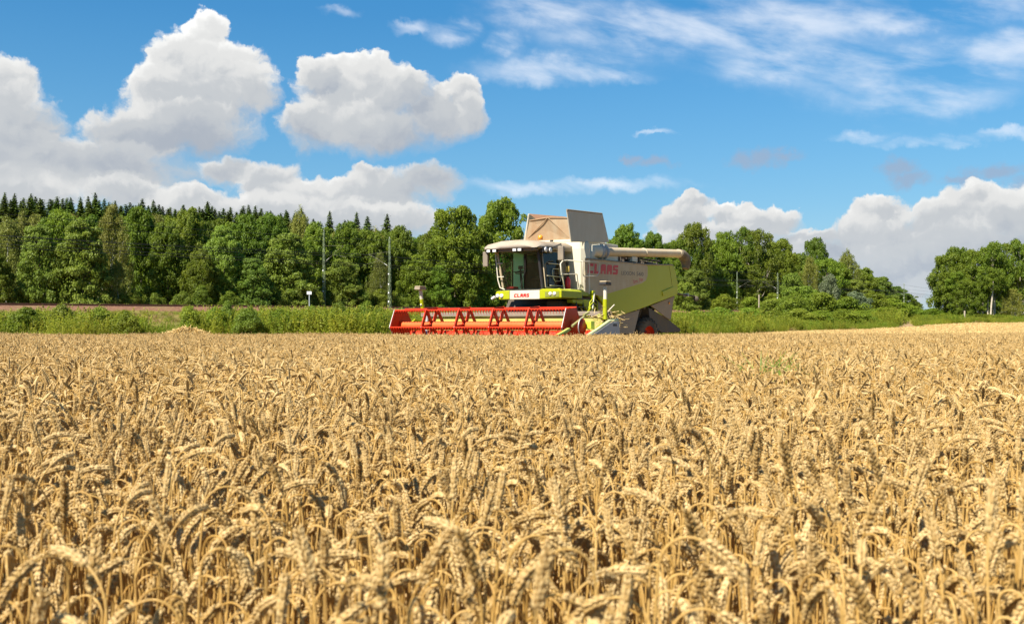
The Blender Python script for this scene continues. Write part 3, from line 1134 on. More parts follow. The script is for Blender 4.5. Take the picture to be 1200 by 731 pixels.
# light bar beneath the roof edge and its work lamps
MB().box(-1.12, 0.86, 2.10, 2.22, 3.56, 3.66).build('light_bar', paint('brown light bar', (0.15, 0.10, 0.06), 0.7, amount=0.4), roof, 0.02)
for x in (-1.02, -0.78, 0.02, 0.22):
    lamp = MB().box(x - 0.085, x + 0.085, 2.02, 2.10, 3.545, 3.655).build('work_lamp', black, roof, 0.015)
    MB().box(x - 0.065, x + 0.065, 2.008, 2.021, 3.56, 3.64).build('lamp_glass', lens_m, roof, 0.004)
pod = MB().box(0.88, 1.0, 2.25, 2.95, 3.50, 3.70).build('lamp_pod', black, roof, 0.03)
for y in (2.42, 2.74):
    MB().lathe([(0.0, 0.0), (0.0, 0.085), (0.03, 0.085), (0.035, 0.07), (0.035, 0.0)], 'x', (1.0, y, 3.60), 14).build('lamp_glass', lens_m, roof)
MB().tube([(0.7, 3.4, 3.95), (0.7, 3.4, 4.0)], 0.06, 10).build('beacon_base', black, roof)
MB().lathe([(3.99, 0.0), (3.99, 0.085), (4.10, 0.085), (4.14, 0.06), (4.155, 0.0)], 'z', (0.62, 2.75, -0.02), 14).build('beacon', amber, roof)
# cab interior: seat, steering column, monitor, console
st = MB().box(-0.05, 0.50, 3.25, 3.8, 2.62, 2.78).box(-0.05, 0.50, 3.72, 3.9, 2.75, 3.42).box(0.06, 0.40, 3.74, 3.88, 3.40, 3.60).build('operator_seat', seat_m, cab, 0.05)
MB().box(0.50, 0.66, 3.1, 3.7, 2.72, 2.90).build('armrest', seat_m, cab, 0.03)
mb = MB().tube([(-0.28, 3.05, 2.3), (-0.28, 2.95, 2.85)], 0.04, 8).tube([(-0.28, 2.95, 2.85), (-0.28, 2.93, 3.02)], 0.03, 8)
mb.build('steering_column', black, cab)
mb = MB()
cw = Vector((-0.28, 2.98, 2.90))
mb.tube([cw + Vector((0.2 * math.cos(t), 0.19 * math.sin(t), 0.06 * math.sin(t))) for t in np.linspace(0, 2 * math.pi, 17)], 0.018, 6, False)
mb.tube([cw + Vector((-0.2, 0, 0)), cw + Vector((0.2, 0, 0))], 0.014, 5)
mb.build('steering_wheel', black, cab)
MB().box(-0.36, -0.18, 2.90, 2.94, 3.0, 3.12).build('monitor', black, cab, 0.01)
MB().box(-0.75, -0.45, 2.75, 3.1, 2.32, 2.40).build('console', logo_red, cab, 0.02)
# mirrors on arms
for (px, py0, py1, Y, hw, sgn) in ((569.3, 295, 312.5, 2.3, 0.10, -1), (657.5, 288.5, 305, 2.95, 0.11, 1)):
    x, zt = sY(px, py0, Y); _, zb = sY(px, py1, Y)
    if sgn < 0:
        a = MB().tube([(-1.2, Y, 3.68), (x + 0.15, Y, zt + 0.06), (x, Y, zt + 0.04), (x, Y, zt)], 0.022, 6)
    else:
        a = MB().tube([(0.95, Y, 3.70), (x, Y, zt + 0.08), (x, Y, zt)], 0.022, 6)
    a = a.build('mirror_arm', black, comb)
    MB().box(x - hw, x + hw, Y - 0.05, Y + 0.06, zb, zt).build('mirror', mirror_m, a, 0.03)
# guard rail on the far side of the cab
g = [(580.5, 296), (582.0, 311), (583.5, 328), (586.0, 337), (591.5, 339.5)]
mb = MB().tube([Y3(x, y, 2.45) for x, y in g], 0.022, 6)
mb.tube([Y3(582.6, 309, 2.45), Y3(589, 308.6, 2.45)], 0.018, 6).tube([Y3(583.6, 324.6, 2.45), Y3(590.5, 324.4, 2.45)], 0.018, 6)
mb.build('guard_rail', rail_m, comb)

# ---- front bumper band under the cab
yb = 2.30
zl, zu = 2.08, 2.30
mb = MB()
bx = [sY(597.2, 345, yb)[0], sY(632.3, 345, yb)[0]]
zt_, zb_ = sY(615, 340.2, yb)[1], sY(615, 350.6, yb)[1]
band = MB().box(bx[0], bx[1], yb, yb + 0.5, zb_, zt_).build('front_band', cream, comb, 0.02)
a = sY(602.3, 348.4, yb - 0.006); b = sY(620.0, 348.2, yb - 0.006)
L = b[0] - a[0]
wordmark('maker_wordmark', 'CLAAS', (a[0], yb - 0.0005, a[1]), (1, 0, 0), (0, 0, 1), L / 5 * 0.86, sY(605, 344.2, yb)[1] - a[1], L / 5 * 0.16, 0.10, logo_red, band, (0, -1, 0))
lx = sY(580.5, 345, yb)[0]
pod = MB().prism([(lx, zt_ - 0.10), (lx + 0.05, zt_ - 0.01), (bx[0] - 0.004, zt_ + 0.01), (bx[0] - 0.004, zb_ + 0.005), (lx + 0.16, zb_)], yb - 0.01, yb + 0.45, 'y').build('headlight_pod', lime, comb, 0.03)
for dx, r in ((0.10, 0.07), (0.26, 0.075)):
    MB().lathe([(-0.03, 0.0), (-0.03, r * 0.8), (0.0, r), (0.04, r)], 'y', (lx + dx, yb - 0.02, zb_ + 0.13), 14).build('headlight', lens_m, pod)
MB().tube([(lx - 0.02, yb, zb_ + 0.1), (lx - 0.14, yb, zb_ + 0.03)], 0.05, 6).build('side_lamp', lens_m, pod)
rx1 = sY(655, 345, yb)[0]
podr = MB().prism([(bx[1] + 0.004, zt_ + 0.01), (bx[1] + 0.1, zt_ + 0.04), (rx1, zt_ + 0.03), (rx1 + 0.1, zt_ - 0.03), (rx1 + 0.1, zb_ + 0.03), (bx[1] + 0.004, zb_ + 0.005)], yb - 0.01, yb + 1.5, 'y').build('headlight_pod', lime, comb, 0.03)
MB().box(bx[1] + 0.22, rx1 + 0.02, yb - 0.022, yb - 0.008, zb_ + 0.06, zt_ - 0.06).build('lamp_recess', paint('deep lime', (0.17, 0.19, 0.01), 0.5, amount=0.3), podr, 0.004)
for dx in (0.42, 0.58):
    MB().lathe([(-0.03, 0.0), (-0.03, 0.05), (0.0, 0.065), (0.02, 0.065)], 'y', (bx[1] + dx, yb - 0.02, zb_ + 0.17), 14).build('headlight', lens_m, podr)
# platform and fender to the right of it
pf = [sX(x, y, 1.45) for x, y in [(667, 341.5), (690, 343), (691, 350.5), (667, 350.5)]]
MB().prism([(3.3, 2.08), (5.0, 2.08), (5.0, 2.30), (3.3, 2.30)], 0.90, 1.50, 'x').build('platform', paint('platform lime', (0.27, 0.33, 0.012), 0.5, amount=0.4), comb, 0.03)
MB().box(0.98, 1.16, 3.15, 3.3, 2.06, 2.32).build('platform_bracket', lime, comb, 0.02)
MB().box(1.50, 1.62, 4.75, 4.95, 2.0, 2.28).build('platform_bracket', lime, comb, 0.02)
# lime arched frame above the track
arch = [sX(x_, y_, 1.62) for x_, y_ in [(671, 350.5), (692, 351), (695, 362), (699.5, 378), (692, 378), (687.5, 363), (684, 357), (671, 354.5)]]
MB().prism(arch, 1.40, 1.62, 'x').build('track_frame', lime, comb, 0.025)
MB().prism([(3.2, 1.0), (4.7, 1.0), (4.75, 1.6), (4.3, 1.85), (3.2, 1.9)], 0.6, 1.2, 'x').build('axle_housing', dark, comb, 0.05)
# hoses and hoops beside the frame
mb = MB()
for k, (dx, h) in enumerate(((0.0, 1.55), (0.12, 1.85), (0.25, 1.70), (0.32, 1.50))):
    mb.tube([(1.62 + dx, 4.6 - 0.3 * k, 1.0), (1.62 + dx, 4.55 - 0.3 * k, h), (1.66 + dx, 4.75 - 0.3 * k, h + 0.16), (1.70 + dx, 5.0 - 0.3 * k, h + 0.05), (1.70 + dx, 5.05 - 0.3 * k, 1.0)], 0.022, 6)
mb.build('hose_hoop', lime, comb)
mb = MB()
mb.tube([(2.2, 3.4, 1.0), (1.75, 4.6, 2.2)], 0.022, 5).tube([(2.6, 3.0, 1.1), (2.9, 3.8, 1.75)], 0.02, 5)
mb.build('support_rod', rail_m, comb)
# handrails
mb = MB()
hr = [(661.5, 339.5), (660.0, 330), (657.5, 318), (656.8, 309), (659.5, 305.6), (665, 305.0)]
mb.tube([X3(x, y, 1.18) for x, y in hr], 0.024, 6)
mb.tube([X3(657.6, 321.6, 1.18), X3(682, 321.0, 1.18)], 0.02, 6)
mb.tube([X3(662, 340, 1.18), X3(671, 340.4, 1.18)], 0.02, 6)
mb.tube([X3(x, y, 1.66) for x, y in [(683.0, 306.4), (700.5, 306.8), (702.6, 309), (701.8, 320), (699.3, 323.6), (684.5, 323.8), (683, 321), (682.8, 308), (683.0, 306.4)]], 0.017, 6)
mb.tube([X3(684.2, 323.8, 1.66), X3(684.8, 341, 1.66)], 0.02, 6)
mb.tube([X3(665, 305.0, 1.18), X3(683, 306.4, 1.66)], 0.02, 6)
mb.build('handrail', rail_m, comb)
# fire extinguisher on the cab side
c = X3(665.5, 334, 1.05)
ex = MB().lathe([(-0.42, 0.0), (-0.42, 0.095), (0.18, 0.095), (0.26, 0.05), (0.30, 0.03), (0.30, 0.0)], 'z', c, 14).build('fire_extinguisher', paint('extinguisher red', (0.62, 0.01, 0.015), 0.3, amount=0.1), comb)
MB().box(c[0] - 0.05, c[0] + 0.05, c[1] - 0.03, c[1] + 0.03, c[2] + 0.30, c[2] + 0.40).build('valve', black, ex)
MB().box(c[0] - 0.06, c[0] + 0.06, c[1] - 0.02, c[1], c[2] + 0.46, c[2] + 0.66).build('warning_plate', plain('yellow plate', (0.55, 0.38, 0.08), 0.6), comb)
MB().box(0.78, 0.86, 4.36, 4.366, 3.72, 3.86).build('warning_plate', plain('yellow sticker', (0.7, 0.5, 0.04), 0.6), comb)
# ladder hanging from the platform
mb = MB().tube([(1.55, 3.5, 2.1), (1.85, 3.4, 0.7)], 0.03, 6).tube([(1.55, 4.0, 2.1), (1.85, 3.9, 0.7)], 0.03, 6)
for k in range(5):
    t = (k + 0.5) / 5
    mb.box(1.53 + 0.3 * t, 1.67 + 0.3 * t, 3.45 - 0.1 * t, 4.0 - 0.1 * t, 2.1 - 1.4 * t - 0.015, 2.1 - 1.4 * t + 0.015)
mb.build('ladder', dark, comb)

# ---- crawler tracks in front, steered tyres at the tail
for s in (1, -1):
    x0, x1 = (0.75, 1.38) if s > 0 else (-1.38, -0.75)
    loop = []
    for t in np.linspace(math.pi * 0.5, math.pi * 1.5, 9):
        loop.append((3.1 + 0.38 * math.cos(t), 0.42 + 0.38 * math.sin(t)))
    for t in np.linspace(-math.pi * 0.5, math.pi * 0.35, 8):
        loop.append((5.2 + 0.38 * math.cos(t), 0.42 + 0.38 * math.sin(t)))
    for t in np.linspace(math.pi * 0.3, math.pi * 0.7, 7):
        loop.append((4.1 + 0.46 * math.cos(t), 1.05 + 0.46 * math.sin(t)))
    tr = MB().prism(loop, x0, x1, 'x').build('crawler_track', rubber, comb, 0.02)
    mb = MB()
    for i in range(len(loop)):
        a, b = Vector((0, *loop[i])), Vector((0, *loop[(i + 1) % len(loop)]))
        nseg = max(1, int((b - a).length / 0.16))
        d = (b - a).normalized()
        for k in range(nseg):
            c = a.lerp(b, (k + .5) / nseg)
            nn = Vector((0, d.z, -d.y)) * 0.03
            mb.slab([(x0, c.y - d.y * .03, c.z - d.z * .03), (x1, c.y - d.y * .03, c.z - d.z * .03), (x1, c.y + d.y * .03, c.z + d.z * .03), (x0, c.y + d.y * .03, c.z + d.z * .03)], 0.035)
    mb.build('track_lug', rubber, tr)
    for (y, z, r) in ((3.1, 0.42, 0.26), (5.2, 0.42, 0.26), (4.1, 1.05, 0.32), (3.8, 0.3, 0.16), (4.5, 0.3, 0.16)):
        MB().lathe([(0, 0.0), (0, r), (0.03, r), (0.03, 0)], 'x', (x1 if s > 0 else x0 - 0.03, y, z), 18).build('roller', red, tr)
for s in (1, -1):
    wx, wy, wz, wr, ww = (1.12 if s > 0 else -1.12), 10.35, 0.68, 0.68, 0.27
    wheel = empty('rear_wheel', (wx, wy, wz), R(-14) if s > 0 else R(-14))
    wheel.parent = comb
    prof = [(-ww, 0.36), (-ww, 0.50), (-ww * 0.95, 0.60), (-ww * 0.75, 0.655), (0, 0.665), (ww * 0.75, 0.655), (ww * 0.95, 0.60), (ww, 0.50), (ww, 0.36)]
    mb = MB().lathe(prof, 'x', (0, 0, 0), 40)
    for k in range(20):
        t0 = 2 * math.pi * k / 20
        for sg in (1, -1):
            a0 = t0 + (0 if sg > 0 else math.pi / 20)
            pts = []
            for (u, da, r) in ((0.01, 0.24, 0.69), (ww * 0.55, 0.10, 0.69), (ww * 0.97, 0.0, 0.66), (ww * 1.02, -0.02, 0.56)):
                pts.append((u * sg, math.cos(a0 + da) * r, math.sin(a0 + da) * r))
            mb.tube(pts, 0.032, 4, smooth=False)
    mb.build('tyre', rubber, wheel)
    sg = s
    rim = MB().lathe([(sg * ww * 0.9, 0.37), (sg * ww * 0.75, 0.34), (sg * ww * 0.2, 0.30), (sg * ww * 0.15, 0.14), (sg * ww * 0.5, 0.12), (sg * ww * 0.55, 0.0)], 'x', (0, 0, 0), 28).build('rim', red, wheel)
MB().tube([(-1.2, 10.35, 0.75), (1.2, 10.35, 0.75)], 0.11, 8).build('rear_axle', dark, comb)
mb = MB()
for k in range(7):
    yy = 8.6 + 0.45 * k
    mb.tube([(0.9, yy, 1.0), (1.1, yy + 0.25, 1.7 + 0.05 * k)], 0.05, 5)
mb.lathe([(0, 0.0), (0, 0.24), (0.06, 0.24), (0.06, 0)], 'x', (1.22, 9.25, 1.75), 14).lathe([(0, 0.0), (0, 0.15), (0.06, 0.15), (0.06, 0)], 'x', (1.22, 10.0, 1.85), 14)
mb.build('belt_drive', dark, comb)
MB().box(1.36, 1.40, 8.9, 9.0, 1.45, 1.75).build('warning_plate', plain('yellow tag', (0.62, 0.42, 0.03), 0.6), comb)

# ---- header: cutter table, reel, dividers, marker posts
hd = MB()
HX0, HX1 = -3.72, 3.66
hd.prism([(0.75, 0.35), (1.55, 0.40), (1.85, 0.75), (1.88, 1.34), (1.98, 1.34), (1.98, 0.62), (1.62, 0.30), (0.75, 0.28)], HX0, HX1, 'x')
header = hd.build('header', paint('header back wall', (0.38, 0.38, 0.06), 0.55, dust=(0.48, 0.40, 0.16), amount=0.8), comb, 0.0)
MB().box(HX0, HX1, 1.80, 2.02, 1.36, 1.50).build('header_beam', grey_panel, header, 0.015)
mb = MB().tube([(HX0 + .05, 1.2, 0.72), (HX1 - .05, 1.2, 0.72)], 0.17, 14)
for k in range(60):
    t = k / 60
    sgn = 1 if t < 0.5 else -1
    x = HX0 + 0.1 + (HX1 - HX0 - 0.2) * t
    c = [Vector((x + 0.06 * j * sgn, 1.2 + 0.29 * math.cos(j * 1.05 + k * 2.1), 0.72 + 0.29 * math.sin(j * 1.05 + k * 2.1))) for j in range(3)]
    mb.tube(c, 0.015, 4)
mb.build('auger', red, header)
MB().prism([(2.0, 0.5), (2.0, 1.3), (4.2, 1.95), (4.2, 1.2)], -0.75, 0.75, 'x').build('feeder_house', dark, comb, 0.03)

RX0, RX1 = -3.52, 3.06
RY, RZ, RR = 0.40, 1.04, 0.625
reel = MB().tube([(RX0 + 0.1, RY, RZ), (RX1 - 0.02, RY, RZ)], 0.14, 20).build('reel_tube', bright_red, header)
hexv = [(RY - RR * math.cos(math.pi / 3 * k - R(5)), RZ + RR * math.sin(math.pi / 3 * k - R(5))) for k in range(6)]
for k, (y, z) in enumerate(hexv):
    b = MB().tube([(RX0 - 0.03, y, z), (RX1 + 0.03, y, z)], 0.026, 8)
    n = 62
    for i in range(n):
        x = RX0 + 0.05 + (RX1 - RX0 - 0.1) * i / (n - 1)
        b.tube([(x, y, z), (x, y + 0.01, z - 0.06), (x, y + 0.04, z - 0.15)], 0.007, 4, False)
        b.box(x - 0.016, x + 0.016, y - 0.02, y + 0.02, z - 0.05, z + 0.01)
    b.build('reel_bat', red, header)
for j in range(6):
    X = RX0 + (RX1 - RX0) * j / 5
    mb = MB()
    if j in (0, 5):
        mb.prism(hexv, X - 0.02, X + 0.02, 'x')
        mb.prism([(RY + (y - RY) * 0.3, RZ + (z - RZ) * 0.3) for y, z in hexv], X + 0.022, X + 0.05, 'x')
        nm = 'reel_end_plate'
    else:
        for k in range(6):
            a, b = Vector((0, *hexv[k])), Vector((0, *hexv[(k + 1) % 6]))
            for (p, q_, hw) in ((a, b, 0.055), (Vector((0, RY, RZ)), a, 0.065)):
                d = (q_ - p).normalized()
                nn = Vector((0, -d.z, d.y)) * hw
                poly = [((p - nn).y, (p - nn).z), ((q_ - nn).y, (q_ - nn).z), ((q_ + nn).y, (q_ + nn).z), ((p + nn).y, (p + nn).z)]
                mb.prism(poly, X - 0.02 + 0.001 * k, X + 0.02 + 0.001 * k, 'x')
        mb.lathe([(-0.05, 0.0), (-0.05, 0.15), (0.05, 0.15), (0.05, 0.0)], 'x', (X, RY, RZ), 16)
        for (y, z) in hexv:
            mb.prism([(y - 0.05, z), (y, z + 0.06), (y + 0.05, z), (y + 0.03, z - 0.13), (y - 0.03, z - 0.13)], X - 0.026, X + 0.026, 'x')
        nm = 'reel_spider'
    mb.build(nm, red, header)
    # bright worn front edges
    mb = MB()
    for k in (0, 5):
        a, b = hexv[k], hexv[(k + 1) % 6]
        mb.tube([(X + 0.0, a[0] - 0.045, a[1]), (X + 0.0, b[0] - 0.035, b[1] + (0.02 if k == 0 else -0.02))], 0.013, 5)
    mb.build('worn_edge', steel, header)
# end walls and dividers
for s in (1, -1):
    x = HX1 + 0.04 if s > 0 else HX0 - 0.04
    ew = MB().prism([(0.35, 0.22), (2.0, 0.3), (2.0, 1.2), (1.5, 1.28), (0.9, 0.95), (-0.3, 0.30)], x - 0.03, x + 0.03, 'x').build('end_wall', lime if s < 0 else grey_panel, header, 0.01)
dv = [sX(x_, y_, 3.95) for x_, y_ in [(689, 392), (697, 388), (712, 377.5), (722, 376.2), (723, 392)]]
MB().prism(dv, 3.86, 4.06, 'x').build('divider', grey_plate, header, 0.02)
mb = MB().tube([(4.0, dv[0][0] - 0.02, dv[0][1]), (4.0, dv[1][0], dv[1][1] + .03), (4.0, dv[2][0], dv[2][1] + 0.035), (4.0, dv[3][0], dv[3][1] + 0.03)], 0.05, 6)
mb.build('divider_edge', paint('pale lime edge', (0.62, 0.66, 0.30), 0.4, amount=0.2), header)
MB().prism([sX(x_, y_, 3.82) for x_, y_ in [(693, 390), (712, 374), (716, 376), (700, 391)]], 3.76, 3.85, 'x').build('divider_side', lime, header, 0.01)
MB().box(4.062, 4.066, dv[3][0] - 0.45, dv[3][0] - 0.18, dv[3][1] - 0.16, dv[3][1] - 0.09).build('divider_sticker', logo_grey, header)
# reel drive and lifter parts at the right end
MB().prism([sX(x_, y_, 3.52) for x_, y_ in [(652.5, 392), (659, 388.5), (666.5, 384), (668.5, 386), (664, 390), (656, 393)]], 3.46, 3.56, 'x').build('crop_lifter', paint('pale lime', (0.36, 0.42, 0.05), 0.4, amount=0.2), header, 0.02)
mb = MB()
mb.tube([X3(670.5, 382, 3.6), X3(677, 377, 3.6), X3(686, 370, 3.6)], 0.04, 6).tube([X3(684, 369, 3.62), X3(690, 366, 3.62)], 0.04, 6)
mb.build('reel_arm', paint('grimy lime', (0.22, 0.24, 0.02), 0.5, amount=0.5), header)
MB().box(3.60, 3.85, *sorted((X3(687.5, 376, 3.7)[1], X3(692, 376, 3.7)[1])), X3(690, 385.5, 3.7)[2], X3(690, 376, 3.7)[2]).build('drive_cover', paint('bright lime', (0.46, 0.56, 0.012), 0.4, amount=0.2), header, 0.03)
ds = X3(681.5, 383, 3.66)
dsc = MB().lathe([(0, 0.0), (0, 0.26), (0.03, 0.26), (0.04, 0.0)], 'x', ds, 20).build('drive_disc', red, header)
MB().tube([(ds[0] + 0.03, ds[1] + 0.27 * math.cos(t), ds[2] + 0.27 * math.sin(t)) for t in np.linspace(1.6, 4.2, 9)], 0.018, 5).build('worn_edge', steel, header)
mb = MB()
rg = random.Random(4)
for k in range(16):
    y = 0.7 + 1.3 * rg.random(); z = 0.75 + 0.75 * rg.random()
    mb.tube([(3.72, y, z), (3.80 + 0.1 * rg.random(), y + 0.35 * (rg.random() - .3), z + 0.25 * (rg.random() - .3)), (3.74, y + 0.6 * (rg.random() - .3), z - 0.3 * rg.random())], 0.018, 5)
mb.build('hydraulic_hose', dark, header)
mb = MB()
mb.tube([(3.74, 0.9, 1.35), (3.78, 2.1, 1.02)], 0.07, 8).tube([(3.8, 0.8, 1.0), (3.8, 1.9, 1.3)], 0.035, 6)
mb.build('hydraulic_ram', paint('yellow lime ram', (0.33, 0.33, 0.02), 0.4, amount=0.4), header)
# straw caught on the right end
def caught(rg_, n):
    return np.stack([3.75 + 0.12 * rg_.normal(size=n), 1.6 + 0.5 * rg_.normal(size=n), 1.22 + 0.16 * rg_.normal(size=n)], 1)
so = link('caught_straw', straw_mesh('caught_straw', 260, 0.24, caught, 77, 0.014), header)
so['kind'] = 'stuff'
# marker posts
for (X, pxb, pyb, pxt, pyt) in ((3.9, 709.0, 374, 709.3, 333.5), (-3.5, 496.0, 366, 492.6, 339)):
    b = X3(pxb, pyb, X); t = X3(pxt, pyt, X)
    mid = Vector(b).lerp(Vector(t), 0.58)
    post = MB().tube([b, mid], 0.075 if X > 0 else 0.07, 8).build('marker_post', lime, header)
    MB().tube([mid, t], 0.062, 8).build('post_top', rail_m, header)
    lmp = MB().box(t[0] - 0.12, t[0] + 0.12, t[1] - 0.20, t[1] + 0.20, t[2] - 0.02, t[2] + 0.07).build('marker_lamp', paint('dusty lamp', (0.30, 0.24, 0.17), 0.6, amount=0.5) if X < 0 else black, header, 0.025)
    MB().box(t[0] - 0.10, t[0] + 0.14, t[1] - 0.21, t[1] + 0.14, t[2] + 0.072, t[2] + 0.11).build('lamp_cap', dusty, header, 0.02)
b = X3(499, 366, -3.5)
MB().tube([b, (b[0], b[1] - 0.3, b[2] + 0.28)], 0.035, 6).build('post_brace', rail_m, header)
# struts behind the left end of the reel
mb = MB().tube([(-3.5, 1.9, 1.45), (-2.9, 1.0, 1.05), (-2.6, 0.6, 0.7)], 0.05, 6).tube([(-3.3, 1.9, 1.4), (-2.9, 1.95, 0.6)], 0.04, 6)
mb.build('reel_arm', steel, header)


# ------------------------------------------------------------------ railway
def track_pt(t):
    """point of the track's near edge; t runs along it in metres from the mast beside the reel"""
    d = np.array([0.586, 0.810])
    x = -12.4 + d[0] * t - np.where(t > 120, 0.00022 * (t - 120) ** 2, 0)
    y = 105 + d[1] * t
    return x, y


def track_h(y):
    return 2.95 + 0.0123 * (y - 105)


TT = np.concatenate([lin(-130, 140, 4), lin(150, 420, 10)])
# cross-section: offset away from the viewer's side (to the left-back), height relative to the track
SEC = [(-9.5, None), (-7.5, -1.3), (-5.0, -0.75), (-1.7, -0.42), (0.2, -0.02), (9.5, 0.0), (11.5, -0.4), (14, None)]


def rail_sheet(name, i0, i1, mat, lift):
    v, q = [], []
    m = i1 - i0
    for t in TT:
        x, y = track_pt(t)
        nx, ny = -0.810, 0.586
        for (o, h) in SEC[i0:i1]:
            px, py = x + nx * o, y + ny * o
            z = gz(px, py) - 0.15 if h is None else track_h(y) + h
            z = z + 0.06 * math.sin(t * 0.9 + o) * (o < 0)
            v.append((px, py, z + lift))
    for a in range(len(TT) - 1):
        for b in range(m - 1):
            k = a * m + b
            q.append((k, k + m, k + m + 1, k + 1))
    me = np_mesh(name, np.array(v), np.array(q), mat, smooth=True)
    o = link(name, me)
    o['kind'] = 'structure'
    return o


def ballast_mat():
    m, w = new_mat('rusty ballast')
    tc = w.n('ShaderNodeTexCoord').outputs['Object']
    n1 = w.noise(tc, 5.0, 5.0, 0.7)
    n2 = w.noise(tc, 0.3, 4.0, 0.6)
    c = w.mix(w.maprange(n1, 0.35, 0.65), rgb((0.11, 0.055, 0.032)), rgb((0.26, 0.135, 0.080)))
    c = w.mix(w.maprange(n2, 0.5, 0.75, 0, 0.6), c, rgb((0.20, 0.16, 0.06)))
    finish(w, principled(w, c, 0.95, 0, 0.1))
    return m


def bank_mat():
    m, w = new_mat('dry bank grass')
    tc = w.n('ShaderNodeTexCoord').outputs['Object']
    n1 = w.noise(tc, 0.45, 5.0, 0.6)
    n2 = w.noise(tc, 6.0, 4.0, 0.65)
    c = w.mix(w.maprange(n1, 0.35, 0.65), rgb((0.17, 0.14, 0.035)), rgb((0.26, 0.165, 0.06)))
    c = w.mix(w.maprange(n2, 0.35, 0.65, 0, 0.7), c, rgb((0.10, 0.13, 0.025)))
    finish(w, principled(w, c, 0.95, 0, 0.1))
    return m


rail_sheet('railway_embankment', 0, 4, bank_mat(), 0.0)
rail_sheet('railway_ballast', 3, 8, ballast_mat(), 0.006)
rust = plain('rusty rail', (0.16, 0.07, 0.04), 0.6, 0.3)
for o in (1.6, 3.05, 6.1, 7.55):
    mb = MB()
    pts = []
    for t in TT:
        x, y = track_pt(t)
        pts.append((x - 0.810 * o, y + 0.586 * o, track_h(y) + 0.10))
    mb.tube(pts, 0.075, 4, smooth=False)
    r = mb.build('rail', rust)
    tag(r, 'rusty steel rail on the ballast, %s line of the four' % {1.6: 'nearest', 3.05: 'second', 6.1: 'third', 7.55: 'farthest'}[o], 'rail', 'rails of the double track')

galv = plain('pale green galvanised steel', (0.22, 0.27, 0.15), 0.7, 0.0, 0.2)
insul = plain('white insulator', (0.8, 0.79, 0.74), 0.35, 0, 0.05)


def lattice_mast(t, off, h, arm, label):
    x, y = track_pt(t)
    x, y = x - 0.810 * off, y + 0.586 * off
    z = track_h(y) - 0.3
    m = empty('lattice_mast', (x, y, z), R(-35.9))
    tag(m, label, 'railway mast', 'lattice masts along the railway')
    mb = MB()
    for sx in (-1, 1):
        for sy in (-1, 1):
            mb.tube([(sx * .13, sy * .10, 0), (sx * .06, sy * .06, h)], 0.017, 4, smooth=False)
    n = int(h / 0.55)
    for i in range(n):
        a, b = i / n, (i + 1) / n
        wa, wb = .16 - .09 * a, .16 - .09 * b
        s = 1 if i % 2 else -1
        for sy in (-1, 1):
            mb.tube([(-s * wa, sy * wa * .8, a * h), (s * wb, sy * wb * .8, b * h)], 0.013, 4, smooth=False)
        for sx in (-1, 1):
            mb.tube([(sx * wa, -s * wa * .8, a * h), (sx * wb, s * wb * .8, b * h)], 0.013, 4, smooth=False)
    mb.build('mast_column', galv, m)
    d = arm
    mb = MB().tube([(0.05, 0, h * 0.60), (d * 1.9, 0, h * 0.74), (d * 3.0, 0, h * 0.80)], 0.014, 5)
    mb.tube([(0.05, 0, h * 0.82), (d * 3.0, 0, h * 0.80)], 0.010, 5).tube([(d * 1.5, 0, h * 0.70), (d * 3.4, 0, h * 0.66)], 0.012, 5)
    mb.build('bracket_arm', plain('weathered arm', (0.17, 0.16, 0.11), 0.7), m)
    mb = MB()
    for q in (0.12, 0.24, 0.36, 0.50):
        mb.box(-0.06, 0.06, -0.16, -0.10, h * q, h * q + 0.14)
    mb.build('number_plate', insul, m)
    MB().tube([(d * 0.35, 0, h * 0.63), (d * 0.75, 0, h * 0.66)], 0.03, 8).tube([(0, 0, h), (0, 0, h + 0.18)], 0.03, 6).build('insulator', plain('grey insulator', (0.4, 0.4, 0.36), 0.5), m)
    return m


# local x of a mast points away from the field across the track
SPAN = [(-62, 'beyond the left edge'), (0, ''), (104, ''), (170, ''), (260, '')]
lattice_mast(0, 0.2, 7.4, -1, 'pale lattice mast standing at the left end of the red reel')
lattice_mast(0, 9.8, 8.6, 1, 'slim lattice mast standing right of the small white sign')
lattice_mast(106, 0.2, 7.2, -1, 'lattice mast among the shrubs well right of the unloading tube')
lattice_mast(110, 10.0, 7.8, 1, 'lattice mast before dark trees just right of the harvester tail')
lattice_mast(196, 0.2, 7.6, -1, 'distant lattice mast low on the shrubby bank at the right')
lattice_mast(330, -2.0, 9.5, 1, 'tiny far lattice mast in the gap, left of its twin')
lattice_mast(335, -6.5, 9.5, -1, 'tiny far lattice mast in the gap, right of its twin')

wire_m = plain('overhead wire', (0.07, 0.06, 0.05), 0.5, 0.2)
knots = [-140, -66, 0, 106, 196, 330]
for (off, hh_, rad, sag) in ((0.4, 7.25, 0.022, 0.5), (3.3, 5.9, 0.028, 0.45), (3.3, 4.9, 0.026, 0.05), (6.6, 5.9, 0.028, 0.45), (6.6, 4.9, 0.026, 0.05), (9.6, 7.6, 0.022, 0.5), (10.4, 6.6, 0.02, 0.5)):
    pts = []
    for a, b in zip(knots[:-1], knots[1:]):
        for i in range(12):
            f = i / 12
            t = a + (b - a) * f
            x, y = track_pt(t)
            pts.append((x - 0.810 * off, y + 0.586 * off, track_h(y) - 0.3 + hh_ - sag * 4 * f * (1 - f)))
    o = MB().tube(pts, rad, 4, smooth=False).build('overhead_wire', wire_m)
    tag(o, 'thin dark overhead railway wire strung between the lattice masts', 'wire', 'overhead railway wires')

